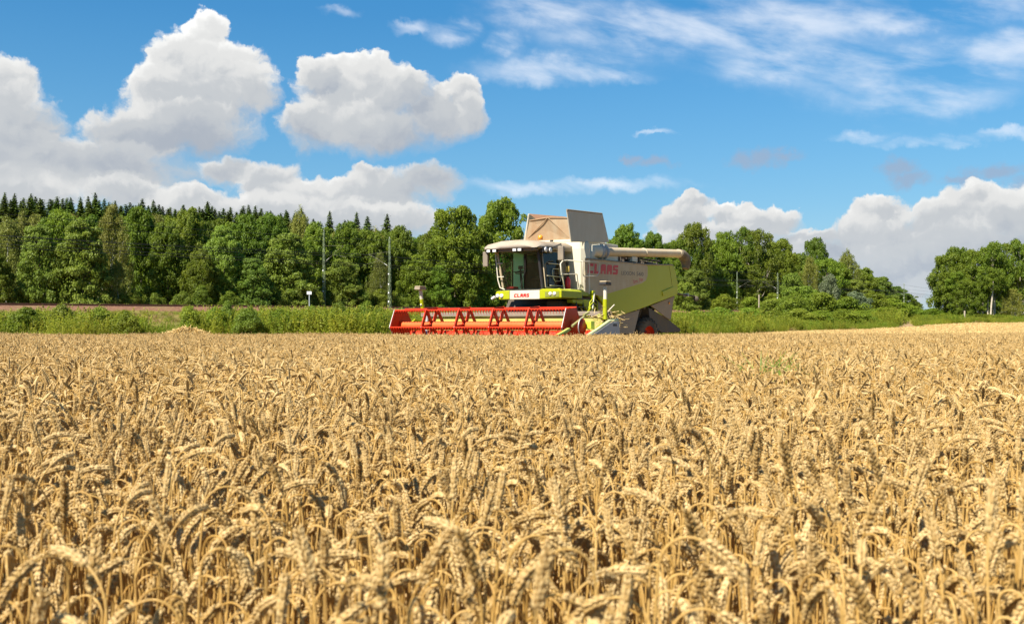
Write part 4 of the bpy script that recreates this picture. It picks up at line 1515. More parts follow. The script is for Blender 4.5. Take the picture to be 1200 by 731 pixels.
# small white sign on its pole at the left of the masts
sy_ = 88.0
sx_ = at_px(362.5, sy_)
sg = empty('track_sign', (sx_, sy_, 0.9))
tag(sg, 'small white sign on a thin grey pole before the dark trees', 'sign')
zt_ = z_px(342, sy_)
MB().tube([(0, 0, -0.8), (0, 0, zt_ - 0.9)], 0.05, 6).build('pole', plain('grey pole', (0.45, 0.46, 0.46), 0.5, 0.3), sg)
MB().box(-0.20, 0.20, -0.06, -0.03, zt_ - 1.12, zt_ - 0.86).build('sign_board', insul, sg, 0.01)
# bare stub posts by the railway
for (px, py, y, lab) in ((889.5, 345, 150, 'short weathered grey post standing in shade between the two right masts'), (1130.5, 364, 128, 'pale wooden fence post before the shrubs under the right wood')):
    x = at_px(px, y)
    h = z_px(py, y) - gz(x, y)
    o = MB().tube([(x, y, gz(x, y) - 0.2), (x, y, gz(x, y) + h)], [0.13, 0.10], 7).build('post', plain('weathered wood', (0.34, 0.28, 0.2), 0.85))
    tag(o, lab, 'post')


# ------------------------------------------------------------------ trees
def leaf_mat(name, c1, c2, trans=0.35, rough=0.55):
    m, w = new_mat(name)
    oi = w.n('ShaderNodeObjectInfo')
    at = w.n('ShaderNodeAttribute')
    at.attribute_name = 'tint'
    t = at.outputs['Fac']
    c = w.mix(t, rgb(c1), rgb(c2))
    hsv = w.n('ShaderNodeHueSaturation')
    w.put(hsv.inputs['Hue'], w.maprange(oi.outputs['Random'], 0, 1, 0.482, 0.515))
    w.put(hsv.inputs['Value'], w.maprange(w.m('FRACT', w.m('MULTIPLY', oi.outputs['Random'], 7.31)), 0, 1, 0.78, 1.22))
    w.put(hsv.inputs['Color'], c)
    b = principled(w, hsv.outputs[0], rough, 0, 0.3)
    tr = w.n('ShaderNodeBsdfTranslucent')
    hs2 = w.n('ShaderNodeHueSaturation')
    hs2.inputs['Value'].default_value = 1.3
    w.put(hs2.inputs['Color'], hsv.outputs[0])
    w.t.links.new(hs2.outputs[0], tr.inputs[0])
    mx = w.n('ShaderNodeMixShader')
    mx.inputs[0].default_value = trans
    w.t.links.new(b, mx.inputs[1])
    w.t.links.new(tr.outputs[0], mx.inputs[2])
    finish(w, mx.outputs[0])
    return m


LEAF = {
    'oak': leaf_mat('oak leaves', (0.100, 0.158, 0.010), (0.185, 0.245, 0.020), 0.42),
    'maple': leaf_mat('maple leaves', (0.140, 0.205, 0.020), (0.220, 0.285, 0.040), 0.42),
    'birch': leaf_mat('birch leaves', (0.150, 0.170, 0.022), (0.220, 0.220, 0.038)),
    'spruce': leaf_mat('spruce needles', (0.055, 0.092, 0.012), (0.105, 0.150, 0.020), 0.2),
    'willow': leaf_mat('willow leaves', (0.135, 0.190, 0.016), (0.215, 0.265, 0.03)),
    'shrub': leaf_mat('shrub leaves', (0.120, 0.180, 0.012), (0.205, 0.265, 0.022)),
    'pale': leaf_mat('pale grey green leaves', (0.12, 0.16, 0.07), (0.19, 0.23, 0.12)),
}
bark = plain('grey brown bark', (0.11, 0.085, 0.06), 0.9, 0, 0.4, 5.0)
bark_pale = plain('pale bark', (0.42, 0.36, 0.27), 0.85, 0, 0.35, 4.0)  # bark of a pale colour of its own, for slender trunks
bark_birch = plain('white birch bark', (0.55, 0.52, 0.46), 0.8, 0, 0.4, 2.5)


def leaf_quads(rg, cen, nrm, size, droop=0.0):
    """rhombic leaf sprays at cen facing nrm; returns verts, quads"""
    n = len(cen)
    a = rg.normal(size=(n, 3))
    a[:, 2] -= droop
    a -= nrm * (a * nrm).sum(1)[:, None]
    a /= np.linalg.norm(a, axis=1)[:, None] + 1e-9
    b = np.cross(nrm, a)
    s = (size * rg.uniform(0.65, 1.35, n))[:, None]
    fold = nrm * s * 0.18
    v = np.stack([cen - a * s * 0.6, cen - b * s * 0.38 + fold, cen + a * s * 0.6, cen + b * s * 0.38 + fold], 1).reshape(-1, 3)
    return v, np.arange(4 * n).reshape(-1, 4)


def crown_mesh(name, seed, shape, leaf, mat, nclump, nleaf, csize, flat=0.6, base=0.2, droop=0.0, gap=0.0, inner=0.12):
    """crown inside the box [-.5,.5]^2 x [base,1]: clumps of leaf sprays on an uneven envelope, with
    gaps between the clumps. shape(h) gives the envelope radius (0..0.5) at relative height h"""
    rg = np.random.default_rng(seed)
    V, T, cl = [], [], []
    ph = rg.uniform(0, 6.28, 6)
    tries = 0
    while len(cl) < nclump and tries < nclump * 30:
        tries += 1
        h = rg.uniform(0, 1) ** 0.9
        t = rg.uniform(0, 2 * math.pi)
        r = shape(h) * (1 + 0.16 * math.sin(2 * t + ph[0] + 3 * h) + 0.13 * math.sin(3 * t + ph[1] - 5 * h) + 0.10 * math.sin(5 * t + ph[2] + 9 * h))
        k = rg.uniform(0.25, 1) ** 0.45
        c = np.array([r * k * math.cos(t), r * k * math.sin(t), base + (1 - base) * h])
        if gap and math.sin(c[0] * 13 + ph[3]) * math.sin(c[1] * 13 + ph[4]) * math.sin(c[2] * 15 + ph[5]) > 1 - gap:
            continue
        cl.append((c, csize * rg.uniform(0.6, 1.35)))
    vs, ts = [], []
    for (c, s) in cl:
        n = int(nleaf * (s / csize) ** 1.6)
        d = rg.normal(size=(n, 3))
        d[:, 2] += 0.35
        d /= np.linalg.norm(d, axis=1)[:, None]
        rad = rg.uniform(0.45, 1.05, n) ** 0.6
        p = c + d * (s * rad)[:, None] * np.array([1, 1, flat])
        lump = 1 + 0.25 * np.sin(d[:, 0] * 7 + c[2] * 40) * np.sin(d[:, 1] * 6 + c[0] * 40)
        p = c + (p - c) * lump[:, None]
        if droop:
            p[:, 2] -= droop * s * rg.uniform(0, 1, n) * (d[:, 2] < 0.3)
        nr = d * 0.8 + rg.normal(size=(n, 3)) * 0.55 + np.array([0, 0, 0.45])
        nr /= np.linalg.norm(nr, axis=1)[:, None]
        v, _ = leaf_quads(rg, p, nr, leaf, droop)
        vs.append(v)
        ts.append(np.repeat(np.clip(rg.uniform(0.1, 0.9) + rg.normal(0, 0.18, n), 0, 1), 4))
    # looser leaves through the inside
    n = int(len(cl) * nleaf * inner)
    h = rg.uniform(0, 0.92, n); t = rg.uniform(0, 6.283, n)
    r = np.array([shape(x) for x in h]) * np.sqrt(rg.uniform(0, 0.8, n))
    p = np.stack([r * np.cos(t), r * np.sin(t), base + (1 - base) * h], 1)
    nr = rg.normal(size=(n, 3)); nr /= np.linalg.norm(nr, axis=1)[:, None]
    v, _ = leaf_quads(rg, p, nr, leaf * 1.25, droop)
    vs.append(v); ts.append(np.repeat(rg.uniform(0, 0.6, n), 4))
    v = np.concatenate(vs)
    q = np.arange(len(v)).reshape(-1, 4)
    return np_mesh(name, v, q, mat, {'tint': np.concatenate(ts)}), cl


def trunk_mesh(name, seed, cl, mat, r0=0.022, top=0.85, nlimb=22, lean=0.0):
    rg = random.Random(seed)
    mb = MB()
    pts = []
    for i in range(7):
        f = i / 6
        pts.append(Vector((lean * f * f + 0.012 * math.sin(f * 5 + seed), 0.012 * math.sin(f * 4 + seed * 2), top * f)))
    mb.tube(pts, [r0 * (1.25 if i == 0 else 1 - 0.78 * i / 6) for i in range(7)], 7)
    cs = sorted(cl, key=lambda q: -q[1])[:nlimb]
    for (c, s) in cs:
        c = Vector([float(q) for q in c])
        hz = max(0.06, c.z - 0.55 * math.hypot(c.x, c.y) - 0.06)
        k = min(5, int(hz / top * 6))
        f = min(1, max(0, hz / top * 6 - k))
        a = pts[k].lerp(pts[min(6, k + 1)], f)
        mid = a.lerp(c, 0.5) + Vector((0, 0, -0.03))
        r = r0 * (0.42 - 0.25 * hz)
        mb.tube([a, mid, c], [r, r * 0.7, r * 0.25], 5, False)
    o = mb.build(name, mat)
    me = o.data
    bpy.data.objects.remove(o)
    return me


def dome(h):
    return 0.5 * math.sqrt(max(0.0, 1 - (2 * min(max(h, 0), 1) ** 1.15 - 0.85) ** 2 / 1.35))


def ovoid(h):
    return 0.5 * (math.sin(math.pi * min(1, (h * 0.93 + 0.07)) ** 0.75) ** 0.7)


def spire(h):
    return 0.5 * (1 - h) ** 0.7 * min(1, 0.55 + 2.2 * h)


def skirt(h):
    return 0.5 * (1 - 0.9 * h ** 2.2) ** 0.6 * (0.86 + 0.14 * min(1, 3 * h))


def spruce_mesh(name, seed):
    rg = np.random.default_rng(seed)
    vs, ts = [], []
    nw = 70
    for i in range(nw):
        h = 0.06 + 0.938 * (i / (nw - 1)) ** 0.72
        R_ = 0.5 * min(1.0, 1.95 * (1 - h)) * (0.55 + 0.45 * (1 - h)) * rg.uniform(0.7, 1.3) + 0.002
        nb = rg.integers(6, 10)
        t0 = rg.uniform(0, 6.28)
        for b in range(nb):
            t = t0 + 6.283 * b / nb + rg.normal(0, 0.18)
            L = R_ * rg.uniform(0.7, 1.12)
            n = max(4, int(34 * L / 0.5))
            f = np.linspace(0.12, 1, n)
            drop = -0.035 * f ** 1.4 * (1 - h * 0.7) + 0.012 * f ** 3 + rg.normal(0, 0.004, n)
            side = rg.normal(0, 0.022, n) * (1.15 - f)
            cx = L * f * math.cos(t) - side * math.sin(t)
            cy = L * f * math.sin(t) + side * math.cos(t)
            p = np.stack([cx, cy, h + drop], 1)
            nr = np.stack([0.35 * math.cos(t) + rg.normal(0, 0.35, n), 0.35 * math.sin(t) + rg.normal(0, 0.35, n), np.full(n, 0.8)], 1)
            nr /= np.linalg.norm(nr, axis=1)[:, None]
            v, _ = leaf_quads(rg, p, nr, 0.055 * (0.30 + 0.70 * min(1.0, 5.0 * (1 - h))))
            pc = np.repeat(p, 4, axis=0)
            v[:, 2] = pc[:, 2] + (v[:, 2] - pc[:, 2]) * 0.35
            # z is scaled far more than x and y later on, so keep sprays flat here
            vs.append(v)
            ts.append(np.repeat(np.clip(0.25 + 0.6 * f + rg.normal(0, 0.15, n), 0, 1), 4))
    v = np.concatenate(vs)
    return np_mesh(name, v, np.arange(len(v)).reshape(-1, 4), LEAF['spruce'], {'tint': np.concatenate(ts)})


# varieties: crown mesh and trunk mesh of unit height (and unit width)
VAR = {}


def variety(kind, k, shape, leaf, mat, nclump, nleaf, csize, flat, base, barkm, r0, top, **kw):
    cm, cl = crown_mesh('%s_crown' % kind, 100 * k + len(kind), shape, leaf, mat, nclump, nleaf, csize, flat, base, **kw)
    tm = trunk_mesh('%s_trunk' % kind, k * 7 + 3, cl, barkm, r0, top)
    VAR.setdefault(kind, []).append((cm, tm))


for k in range(4):
    variety('oak', k, dome if k % 2 else skirt, 0.020, LEAF['oak'], 150, 290, 0.078, 0.62, 0.06, bark, 0.022, 0.8, gap=0.25)
for k in range(3):
    variety('maple', 10 + k, skirt, 0.022, LEAF['maple'], 140, 270, 0.08, 0.50, 0.03, bark, 0.02, 0.8, gap=0.25)
for k in range(2):
    variety('birch', 20 + k, ovoid, 0.019, LEAF['birch'], 100, 180, 0.085, 0.95, 0.12, bark_birch, 0.014, 0.93, droop=0.9, gap=0.35)
for k in range(3):
    variety('open', 30 + k, dome, 0.022, LEAF['oak'], 78, 190, 0.088, 0.6, 0.30, bark_pale, 0.017, 0.86, gap=0.55, inner=0.03)
for k in range(2):
    variety('willow', 40 + k, dome, 0.030, LEAF['willow'], 95, 180, 0.10, 0.7, 0.02, bark, 0.02, 0.6, gap=0.2)
for k in range(3):
    VAR.setdefault('spruce', []).append((spruce_mesh('spruce_crown', 300 + k), None))
    tmb = MB().tube([(0, 0, 0), (0, 0, 0.5), (0, 0, 0.97)], [0.02, 0.013, 0.002], 7)
    o = tmb.build('spruce_trunk', bark)
    VAR['spruce'][-1] = (VAR['spruce'][-1][0], o.data)
    bpy.data.objects.remove(o)
for k in range(4):
    variety('shrub', 50 + k, ovoid, 0.034, LEAF['shrub'] if k != 2 else LEAF['willow'], 60, 260, 0.15, 0.85, 0.0, bark, 0.016, 0.5, gap=0.12)
variety('pale', 60, dome, 0.035, LEAF['pale'], 80, 170, 0.11, 0.7, 0.03, bark, 0.016, 0.6, gap=0.2)

KINDNAME = {'oak': ('broadleaf_tree', 'tree'), 'maple': ('maple_tree', 'tree'), 'birch': ('birch_tree', 'tree'), 'open': ('slender_tree', 'tree'),
            'willow': ('willow_bush', 'bush'), 'spruce': ('spruce_tree', 'spruce'), 'shrub': ('shrub', 'shrub'), 'pale': ('grey_willow_bush', 'bush')}
rt = random.Random(11)


def plant(kind, px, ytop, y, wpx, label, group=None, var=None, sink=0.0, zbase=None, spin=None):
    """one tree or shrub whose top is seen at (px, ytop), standing y metres off, wpx photograph pixels wide"""
    x = at_px(px, y)
    zb = (gz(x, y) if zbase is None else zbase) - sink
    H = z_px(ytop, y) - zb
    Wd = wpx / FOC * y
    cm, tm = VAR[kind][(rt.randrange(len(VAR[kind])) if var is None else var) % len(VAR[kind])]
    nm, cat = KINDNAME[kind]
    o = empty(nm, (x, y, zb), rt.uniform(0, 6.28) if spin is None else spin)
    tag(o, label, cat, group)
    c = link('crown' if cat != 'shrub' else 'foliage', cm, o)
    c.scale = (Wd, Wd, H)
    t = link('trunk' if cat != 'shrub' else 'stem', tm, o)
    t.scale = (max(Wd, H * 0.45), max(Wd, H * 0.45), H)
    return o


def row_y(px, f=1.10, add=7.0):
    return float(track_y((px - 600) / FOC)) * f + add


def bank_z(px, y):
    """forest floor behind the railway"""
    x = at_px(px, y)
    return track_h(min(y, 330)) - 0.9


def forest(kind, px, ytop, wpx, label, group=None, back=0.0, var=None):
    y = row_y(px) + back + (10 if px > 780 and back > -10 else 0)
    return plant(kind, px, ytop, y, wpx, label, group, var, 0.3, bank_z(px, y))


G1 = 'broadleaf trees at the wood edge'
# --- front of the wood, left to right
forest('birch', 8, 262, 62, 'olive birch with a loose crown at the left edge of the wood', G1, 6)
forest('oak', -8, 300, 50, 'dark low broadleaf tree cut by the left edge of the photo', G1, 0)
forest('maple', 47, 268, 64, 'pale green maple in two stacked masses near the left edge', G1, 0, 0)
forest('maple', 96, 262, 74, 'large pale green maple reaching the ground, left of the olive birch', G1, -2, 1)
forest('oak', 70, 252, 60, 'mid green tree rising between and behind the two pale maples', G1, 12)
forest('birch', 132, 245, 46, 'tall olive brown birch right of the large pale maple', G1, 2, 0)
forest('birch', 138, 310, 34, 'small pale birch with hanging twigs under the tall olive birch', G1, -3, 1)
forest('oak', 165, 248, 58, 'dark round tree just right of the tall olive birch', G1, 6)
forest('oak', 196, 262, 58, 'dark broadleaf tree above the brown ballast, second right of the olive birch', G1, 3)
forest('oak', 222, 250, 56, 'dense green tree under the spruces above the straw heap', G1, 8)
forest('oak', 236, 296, 40, 'small pale leaved tree before the dark shade above the straw heap', G1, -1)
forest('maple', 262, 268, 56, 'light green tree right of the straw heap, in the front row', G1, 0, 2)
forest('oak', 286, 254, 60, 'wide mid green tree behind the light green tree near the straw heap', G1, 7)
forest('maple', 298, 305, 50, 'low light green tree standing forward over the railway wires', G1, -3)
forest('maple', 336, 276, 70, 'broad light green tree with level branches left of the white sign', G1, -1, 1)
forest('oak', 318, 256, 56, 'green tree behind the broad level branched one', G1, 9)
forest('oak', 372, 266, 58, 'dense tree behind the slim lattice mast', G1, 4)
forest('birch', 352, 252, 40, 'yellowish birch top behind the broad level branched tree', G1, 14)
forest('maple', 400, 306, 54, 'lower light green tree just right of the slim lattice mast', G1, -2)
forest('oak', 405, 264, 56, 'mid green tree between the two left masts, behind the lower one', G1, 6)
forest('oak', 436, 272, 50, 'tree with olive leaves left of the mast by the reel', G1, 3)
forest('birch', 446, 300, 30, 'thin olive birch at the mast by the reel', G1, -2, 1)
forest('oak', 470, 270, 52, 'rounded green tree right behind the mast by the reel', G1, 2)
forest('oak', 486, 300, 46, 'low dark tree over the left marker post of the header', G1, -2)
forest('oak', 504, 272, 44, 'green tree left of the two great oaks', G1, 5)
forest('oak', 533, 247, 76, 'great oak standing alone above the reel, left of a taller one', G1, -2, 1)
forest('oak', 512, 312, 40, 'lower bough of green under the great oak on its left', G1, -5, 0)
forest('oak', 560, 310, 52, 'low green tree left of the cab mirror', G1, -4, 2)
forest('oak', 588, 239, 70, 'tallest oak, just left of the open grain tank flaps', G1, 0, 3)
forest('oak', 628, 290, 60, 'dark tree hidden mostly behind the cab', G1, 0)
forest('oak', 735, 264, 56, 'green tree seen over the unloading tube near the tall flap', G1, 4)
forest('oak', 765, 277, 44, 'low round tree over the middle of the unloading tube', G1, 8)
forest('open', 815, 266, 48, 'loose topped tree straight above the spout', G1, 0, 0)
forest('oak', 800, 282, 44, 'dark tree close behind the spout', G1, 3)
forest('maple', 812, 318, 46, 'light green tree just right of the harvester tail', G1, -16, 0)
forest('willow', 801, 332, 28, 'light willow bush tucked against the harvester tail', G1, -22)
forest('oak', 846, 274, 50, 'dark tree behind the first mast right of the harvester', G1, 0)
forest('open', 868, 270, 44, 'tree with ragged twigs on the skyline right of the first right mast', G1, 8, 1)
forest('open', 888, 273, 48, 'high ragged tree midway between the two right masts', G1, 0, 2)
forest('oak', 912, 284, 44, 'dark tree behind the second right mast', G1, 2)
forest('oak', 872, 312, 48, 'low dark tree in shade between the two right masts', G1, -6)
forest('oak', 924, 300, 34, 'smaller green tree right of the second right mast', G1, 12)
forest('oak', 955, 283, 38, 'round dark tree standing above its neighbours on the right skyline', G1, 20, 1)
forest('birch', 948, 304, 24, 'brownish birch under the round dark tree', G1, -4, 0)
forest('willow', 928, 322, 30, 'pale green sapling thicket right of the second right mast', G1, -14)
forest('open', 968, 306, 44, 'thin green tree right of the brownish birch', G1, 6)
forest('birch', 993, 298, 34, 'grey olive tree at the end of the tall trees on the right', G1, 10, 1)
forest('oak', 980, 310, 46, 'dark green tree before the grey olive one', G1, 16)
forest('oak', 1012, 316, 46, 'sloping green crown right of the grey olive tree', G1, 30, 2)
forest('maple', 1030, 326, 46, 'low crown midway down the sloping tree line', G1, 40, 1)
forest('oak', 1046, 336, 42, 'lower crown near the end of the sloping tree line', G1, 50, 0)
forest('oak', 1060, 345, 36, 'last low crown of the sloping tree line before the gap', G1, 60, 3)

forest('maple', 1000, 330, 44, 'light green crown in front of the low crowns on the slope', G1, -8, 0)
forest('oak', 940, 300, 44, 'green crown left of the round dark tree on the right skyline', G1, 14, 2)
forest('maple', 1072, 354, 24, 'tiny pale crown closest to the gap on the slope', G1, 60, 1)

# --- second rows that fill the wood between
fill = []
for i in range(46):
    px = -14 + i * 14.2 + rt.uniform(-4, 4)
    sky = np.interp(px, [0, 110, 250, 330, 460, 500, 560, 640], [254, 254, 256, 266, 268, 276, 275, 284])
    fill.append((px, sky + rt.uniform(0, 12), rt.uniform(40, 52)))
for i, (px, yt, wd) in enumerate(fill):
    if 612 < px < 706:
        continue
    forest(rt.choice(['oak', 'oak', 'oak', 'birch']), px, yt, wd, 'broadleaf crown closing the gaps deep inside the left wood', 'inner trees of the left wood', 14 + rt.uniform(0, 8))
for px in (722, 752, 786, 828, 858, 882, 902, 934):
    forest('oak', px, np.interp(px, [720, 800, 900, 940], [282, 284, 288, 306]) + rt.uniform(0, 6), 42, 'broadleaf crown closing the gaps in the wood right of the harvester', 'inner trees right of the harvester', 16 + rt.uniform(0, 8))

# --- spruces on the skyline
SPR = [(-4, 228), (6, 226), (17, 230), (27, 232), (35, 228), (42, 226), (50, 231), (60, 229), (68, 232), (76, 230), (85, 234), (96, 231), (103, 230), (110, 229), (120, 233), (128, 236),
       (136, 233), (144, 238), (153, 233), (160, 237), (168, 232), (175, 238), (182, 233), (190, 240), (197, 238), (206, 244), (214, 242), (226, 243), (234, 240), (241, 238), (250, 242), (262, 240), (272, 245), (283, 241),
       (291, 240), (298, 244), (306, 241), (316, 247), (327, 247), (336, 246), (346, 250), (356, 249), (366, 252), (388, 248), (404, 254), (419, 252), (432, 255), (452, 251)]
ORD = 'first second third fourth fifth sixth seventh eighth ninth tenth eleventh twelfth thirteenth fourteenth fifteenth sixteenth'.split()
for i, (px, yt) in enumerate(SPR):
    bk = 40 + rt.uniform(-3, 10)
    wd = rt.uniform(66, 96)
    if px < 116:
        lab = '%s tall dark spruce from the left in the dense skyline row over the pale maples' % ORD[i]
    elif px < 232:
        lab = '%s tall dark spruce right of the olive birch along the wooded skyline' % ORD[i - 14]
    elif px < 330:
        lab = '%s tall dark spruce tip from the left on the skyline right of the straw heap' % ORD[i - 28]
    else:
        lab = '%s spruce tip from the left on the thinning skyline above the white sign and masts' % ORD[i - 39]
    y = row_y(px) + bk
    plant('spruce', px + rt.uniform(-2.5, 2.5), yt + rt.uniform(-3.0, 6.0), y, wd, lab, 'spruces on the skyline', None, 0.2, bank_z(px, y) + 0.8)

for i in range(46):
    px = -6 + i * 7.8 + rt.uniform(-3, 3)
    yt = float(np.interp(px, [x_ for x_, _ in SPR], [y_ for _, y_ in SPR])) + rt.uniform(2, 9)
    y = row_y(px) + 34 + rt.uniform(-4, 4)
    plant('spruce', px, yt, y, rt.uniform(80, 110), 'shorter spruce filling the row between the taller skyline spruces', 'shorter spruces within the skyline row', None, 0.2, bank_z(px, y) + 0.8)

# --- wood on the right with bare trunks
G2 = 'trees of the wood on the right'


def rwood(px, yt, y, wd, kind, label, var=None):
    return plant(kind, px, yt, y, wd, label, G2, var, 0.1)


rwood(1112, 300, 150, 46, 'oak', 'dark oak with a low ragged crown at the left end of the right wood', 1)
rwood(1122, 293, 158, 40, 'open', 'thin topped tree rising behind the dark end oak of the right wood', 0)
rwood(1138, 296, 150, 40, 'open', 'slender tree with a brown tinged top beside the end oak', 1)
rwood(1152, 294, 156, 40, 'open', 'tall slender tree with a ragged crown left of the two pale trunks', 2)
rwood(1164, 288, 148, 46, 'open', 'tall tree on the thickest pale trunk of the right wood', 0)
rwood(1180, 289, 152, 44, 'open', 'broad topped tree right of the thickest pale trunk', 1)
rwood(1196, 284, 150, 46, 'open', 'tall tree at the right edge of the photo, over the dark gap', 2)
rwood(1212, 286, 154, 44, 'open', 'tall tree cut by the right edge of the photo', 0)
rwood(1131, 330, 146, 38, 'oak', 'low dark tree under the end oak of the right wood', 3)
rwood(1148, 334, 166, 44, 'oak', 'shaded low tree deep in the right wood, left of the pale trunks', 0)
rwood(1176, 330, 170, 46, 'oak', 'shaded low tree deep in the right wood, behind the pale trunks', 1)
rwood(1204, 326, 168, 46, 'oak', 'shaded low tree deep in the right wood near the photo edge', 2)
rwood(1186, 340, 146, 26, 'birch', 'small olive birch in front of the dark gap of the right wood', 0)
# plain trunks that show below the crowns
for (px, y, h, r, barkk, lab) in ((1120.5, 147, 5.4, 0.10, bark_pale, 'short pale bare trunk under the end oak of the right wood'),
                                  (1160.5, 145, 5.8, 0.12, bark_pale, 'thick pale leaning trunk in the middle of the right wood'),
                                  (1165.5, 149, 6.4, 0.11, bark_birch, 'thin whitish trunk close right of the thick leaning one'),
                                  (1157.5, 148, 5.2, 0.09, bark_pale, 'thin grey trunk close left of the thick leaning one'),
                                  (1185.5, 150, 5.2, 0.10, bark_pale, 'grey trunk right of the small olive birch gap'),
                                  (1136.0, 152, 5.2, 0.10, bark, 'dark trunk midway between the pale trunks of the right wood'),
                                  (1110.5, 150, 5.0, 0.13, bark, 'dark trunk at the left end of the right wood')):
    x = at_px(px, y)
    z0 = gz(x, y)
    ln = 0.5 if r == 0.12 else 0.12
    b = empty('bare_trunk_tree', (x, y, z0 - 0.1))
    tag(b, lab, 'tree', 'bare trunks of the right wood')
    MB().tube([(0, 0, 0), (ln * .3, 0, h * .4), (ln * .8, 0.1, h * .75), (ln, 0.15, h)], [r * 1.2, r, r * .8, r * .45], 8).build('trunk', barkk, b)
    c = link('crown', VAR['open'][rt.randrange(3)][0], b)
    c.location = (ln, 0.15, h * 0.55)
    c.scale = (3.4, 3.4, h * 0.75)
    c.rotation_euler = (0, 0, rt.uniform(0, 6))

# --- shrubs of the verge and the slope
G3 = 'shrubs along the verge'


def shrub(px, yt, y, wd, label, kind='shrub', var=None):
    return plant(kind, px, yt + (2.0 if px < 470 else 0), y, wd * (0.8 if px < 470 else 1.1), label, G3, var, 0.08)


LEFTS = [(72, 358, 62, 40, 'dark rounded shrub in the verge below the large pale maple'), (30, 362, 60, 46, 'low wide shrub at the left end of the verge'), (118, 361, 60, 40, 'low light shrub left of the brown clearing in the verge'),
         (146, 364, 58, 34, 'low shrub at the left rim of the brown clearing'), (222, 360, 60, 30, 'bright green shrub behind the straw heap'), (266, 355, 62, 20, 'tall leafy sapling shrub right of the straw heap'),
         (252, 362, 61, 26, 'rounded shrub between the straw heap and the leafy sapling'), (292, 362, 60, 40, 'low spreading shrub right of the leafy sapling'), (330, 364, 62, 36, 'low shrub left of the white sign'),
         (398, 356, 64, 30, 'tall willow shrub right of the slim lattice mast'), (430, 354, 66, 34, 'highest willow shrub of the verge, left of the mast by the reel'), (446, 362, 63, 26, 'low shrub touching the left end of the reel'),
         (366, 360, 66, 30, 'low shrub at the foot of the white sign')]
for i, (px, yt, y, wd, lab) in enumerate(LEFTS):
    shrub(px, yt, y, wd * 1.2, lab, var=(2, 0, 2, 1, 3, 2, 0)[i % 7])
RIGHTS = [(816, 366, 94, 34, 'low green shrub beside the harvester tail'), (846, 362, 98, 44, 'long low shrub below the first right mast'), (878, 363, 100, 40, 'low shrub below the bare grey post'),
          (906, 366, 102, 40, 'low shrub at the foot of the second right mast'), (936, 364, 104, 44, 'grey green shrub right of the second right mast'), (962, 366, 105, 44, 'dark green shrub by the corner of the stubble'),
          (985, 364, 107, 44, 'dense shrub jutting toward the stubble'), (1010, 366, 110, 40, 'shrub at the bottom of the slope, left of the brown path'), (1036, 362, 118, 40, 'large shrub beside the brown path up the slope'),
          (930, 346, 125, 44, 'yellow green shrub halfway up the slope'), (962, 346, 128, 48, 'broad shrub in the middle of the slope'), (994, 350, 132, 44, 'shrub on the slope beneath the grey olive tree'),
          (1022, 346, 150, 44, 'shrub on the slope below the low crowns'), (1046, 352, 160, 40, 'shrub high on the slope near the gap'), (1064, 358, 170, 30, 'shrub at the top right of the slope'),
          (1076, 364, 160, 26, 'small shrub right of the brown path at the gap'), (1092, 362, 150, 34, 'rounded shrub left of the right wood'), (1110, 368, 146, 34, 'low shrub under the end oak of the right wood'),
          (1130, 369, 144, 36, 'low shrub behind the wooden fence post'), (1152, 369, 142, 36, 'low shrub before the thick pale trunk'), (1176, 370, 142, 38, 'low shrub right of the pale trunks'), (1198, 371, 140, 40, 'low shrub at the right edge of the photo'),
          (1090, 374, 136, 40, 'low shrub where the stubble meets the gap')]
for (px, yt, y, wd, lab) in RIGHTS:
    shrub(px, yt, y, wd, lab)
plant('willow', 940, 337, 138, 50, 'wide yellow green willow thicket on the slope', G3, 0)
plant('willow', 905, 352, 130, 40, 'yellow green willow thicket behind the second right mast', G3, 1)
plant('pale', 972, 325, 150, 22, 'grey leaved willow bush standing out pale on the slope', G3, 0)
plant('pale', 1004, 344, 140, 30, 'pale leaved bush near the foot of the slope', G3, 0)
G4 = 'undergrowth shrubs under the wood'
for i, (px, yt) in enumerate(((150, 340), (182, 346), (214, 344), (236, 338), (268, 344), (300, 340), (330, 342), (352, 334), (366, 338), (392, 342), (422, 340), (446, 342), (470, 346), (500, 340), (524, 346), (550, 340), (820, 345), (850, 347), (880, 350), (905, 346))):
    y = row_y(px) - 3.5
    plant('shrub', px, yt, y, rt.uniform(22, 34), 'dark undergrowth shrub at the foot of the wood behind the railway', G4, None, 0.1, bank_z(px, y))


# ------------------------------------------------------------------ verge grass and weeds
def tuft_mesh(name, seed, n, h, spread, mat, wid, lean=0.5, heads=False):
    rg = np.random.default_rng(seed)
    vs, qs, ts = [], [], []
    for i in range(n):
        b = np.append(rg.normal(0, spread, 2), 0)
        d = np.append(rg.normal(0, lean, 2), 1.0)
        hh = h * rg.uniform(0.45, 1.1)
        t = rg.uniform(0, 6.28)
        s = np.array([math.cos(t), math.sin(t), 0]) * wid * rg.uniform(0.6, 1.3)
        k = len(vs) * 1
        bend = np.append(rg.normal(0, 0.28, 2), -0.12) * hh
        p0, p1, p2 = b, b + d / np.linalg.norm(d) * hh * 0.55, b + d / np.linalg.norm(d) * hh + bend
        vs += [p0 - s * .6, p0 + s * .6, p1 + s, p1 - s, p2 + s * .15, p2 - s * .15]
        qs += [(k, k + 1, k + 2, k + 3), (k + 3, k + 2, k + 4, k + 5)]
        ts += [rg.uniform(0, 1)] * 6
    return np_mesh(name, np.array(vs), np.array(qs), mat, {'tint': ts})


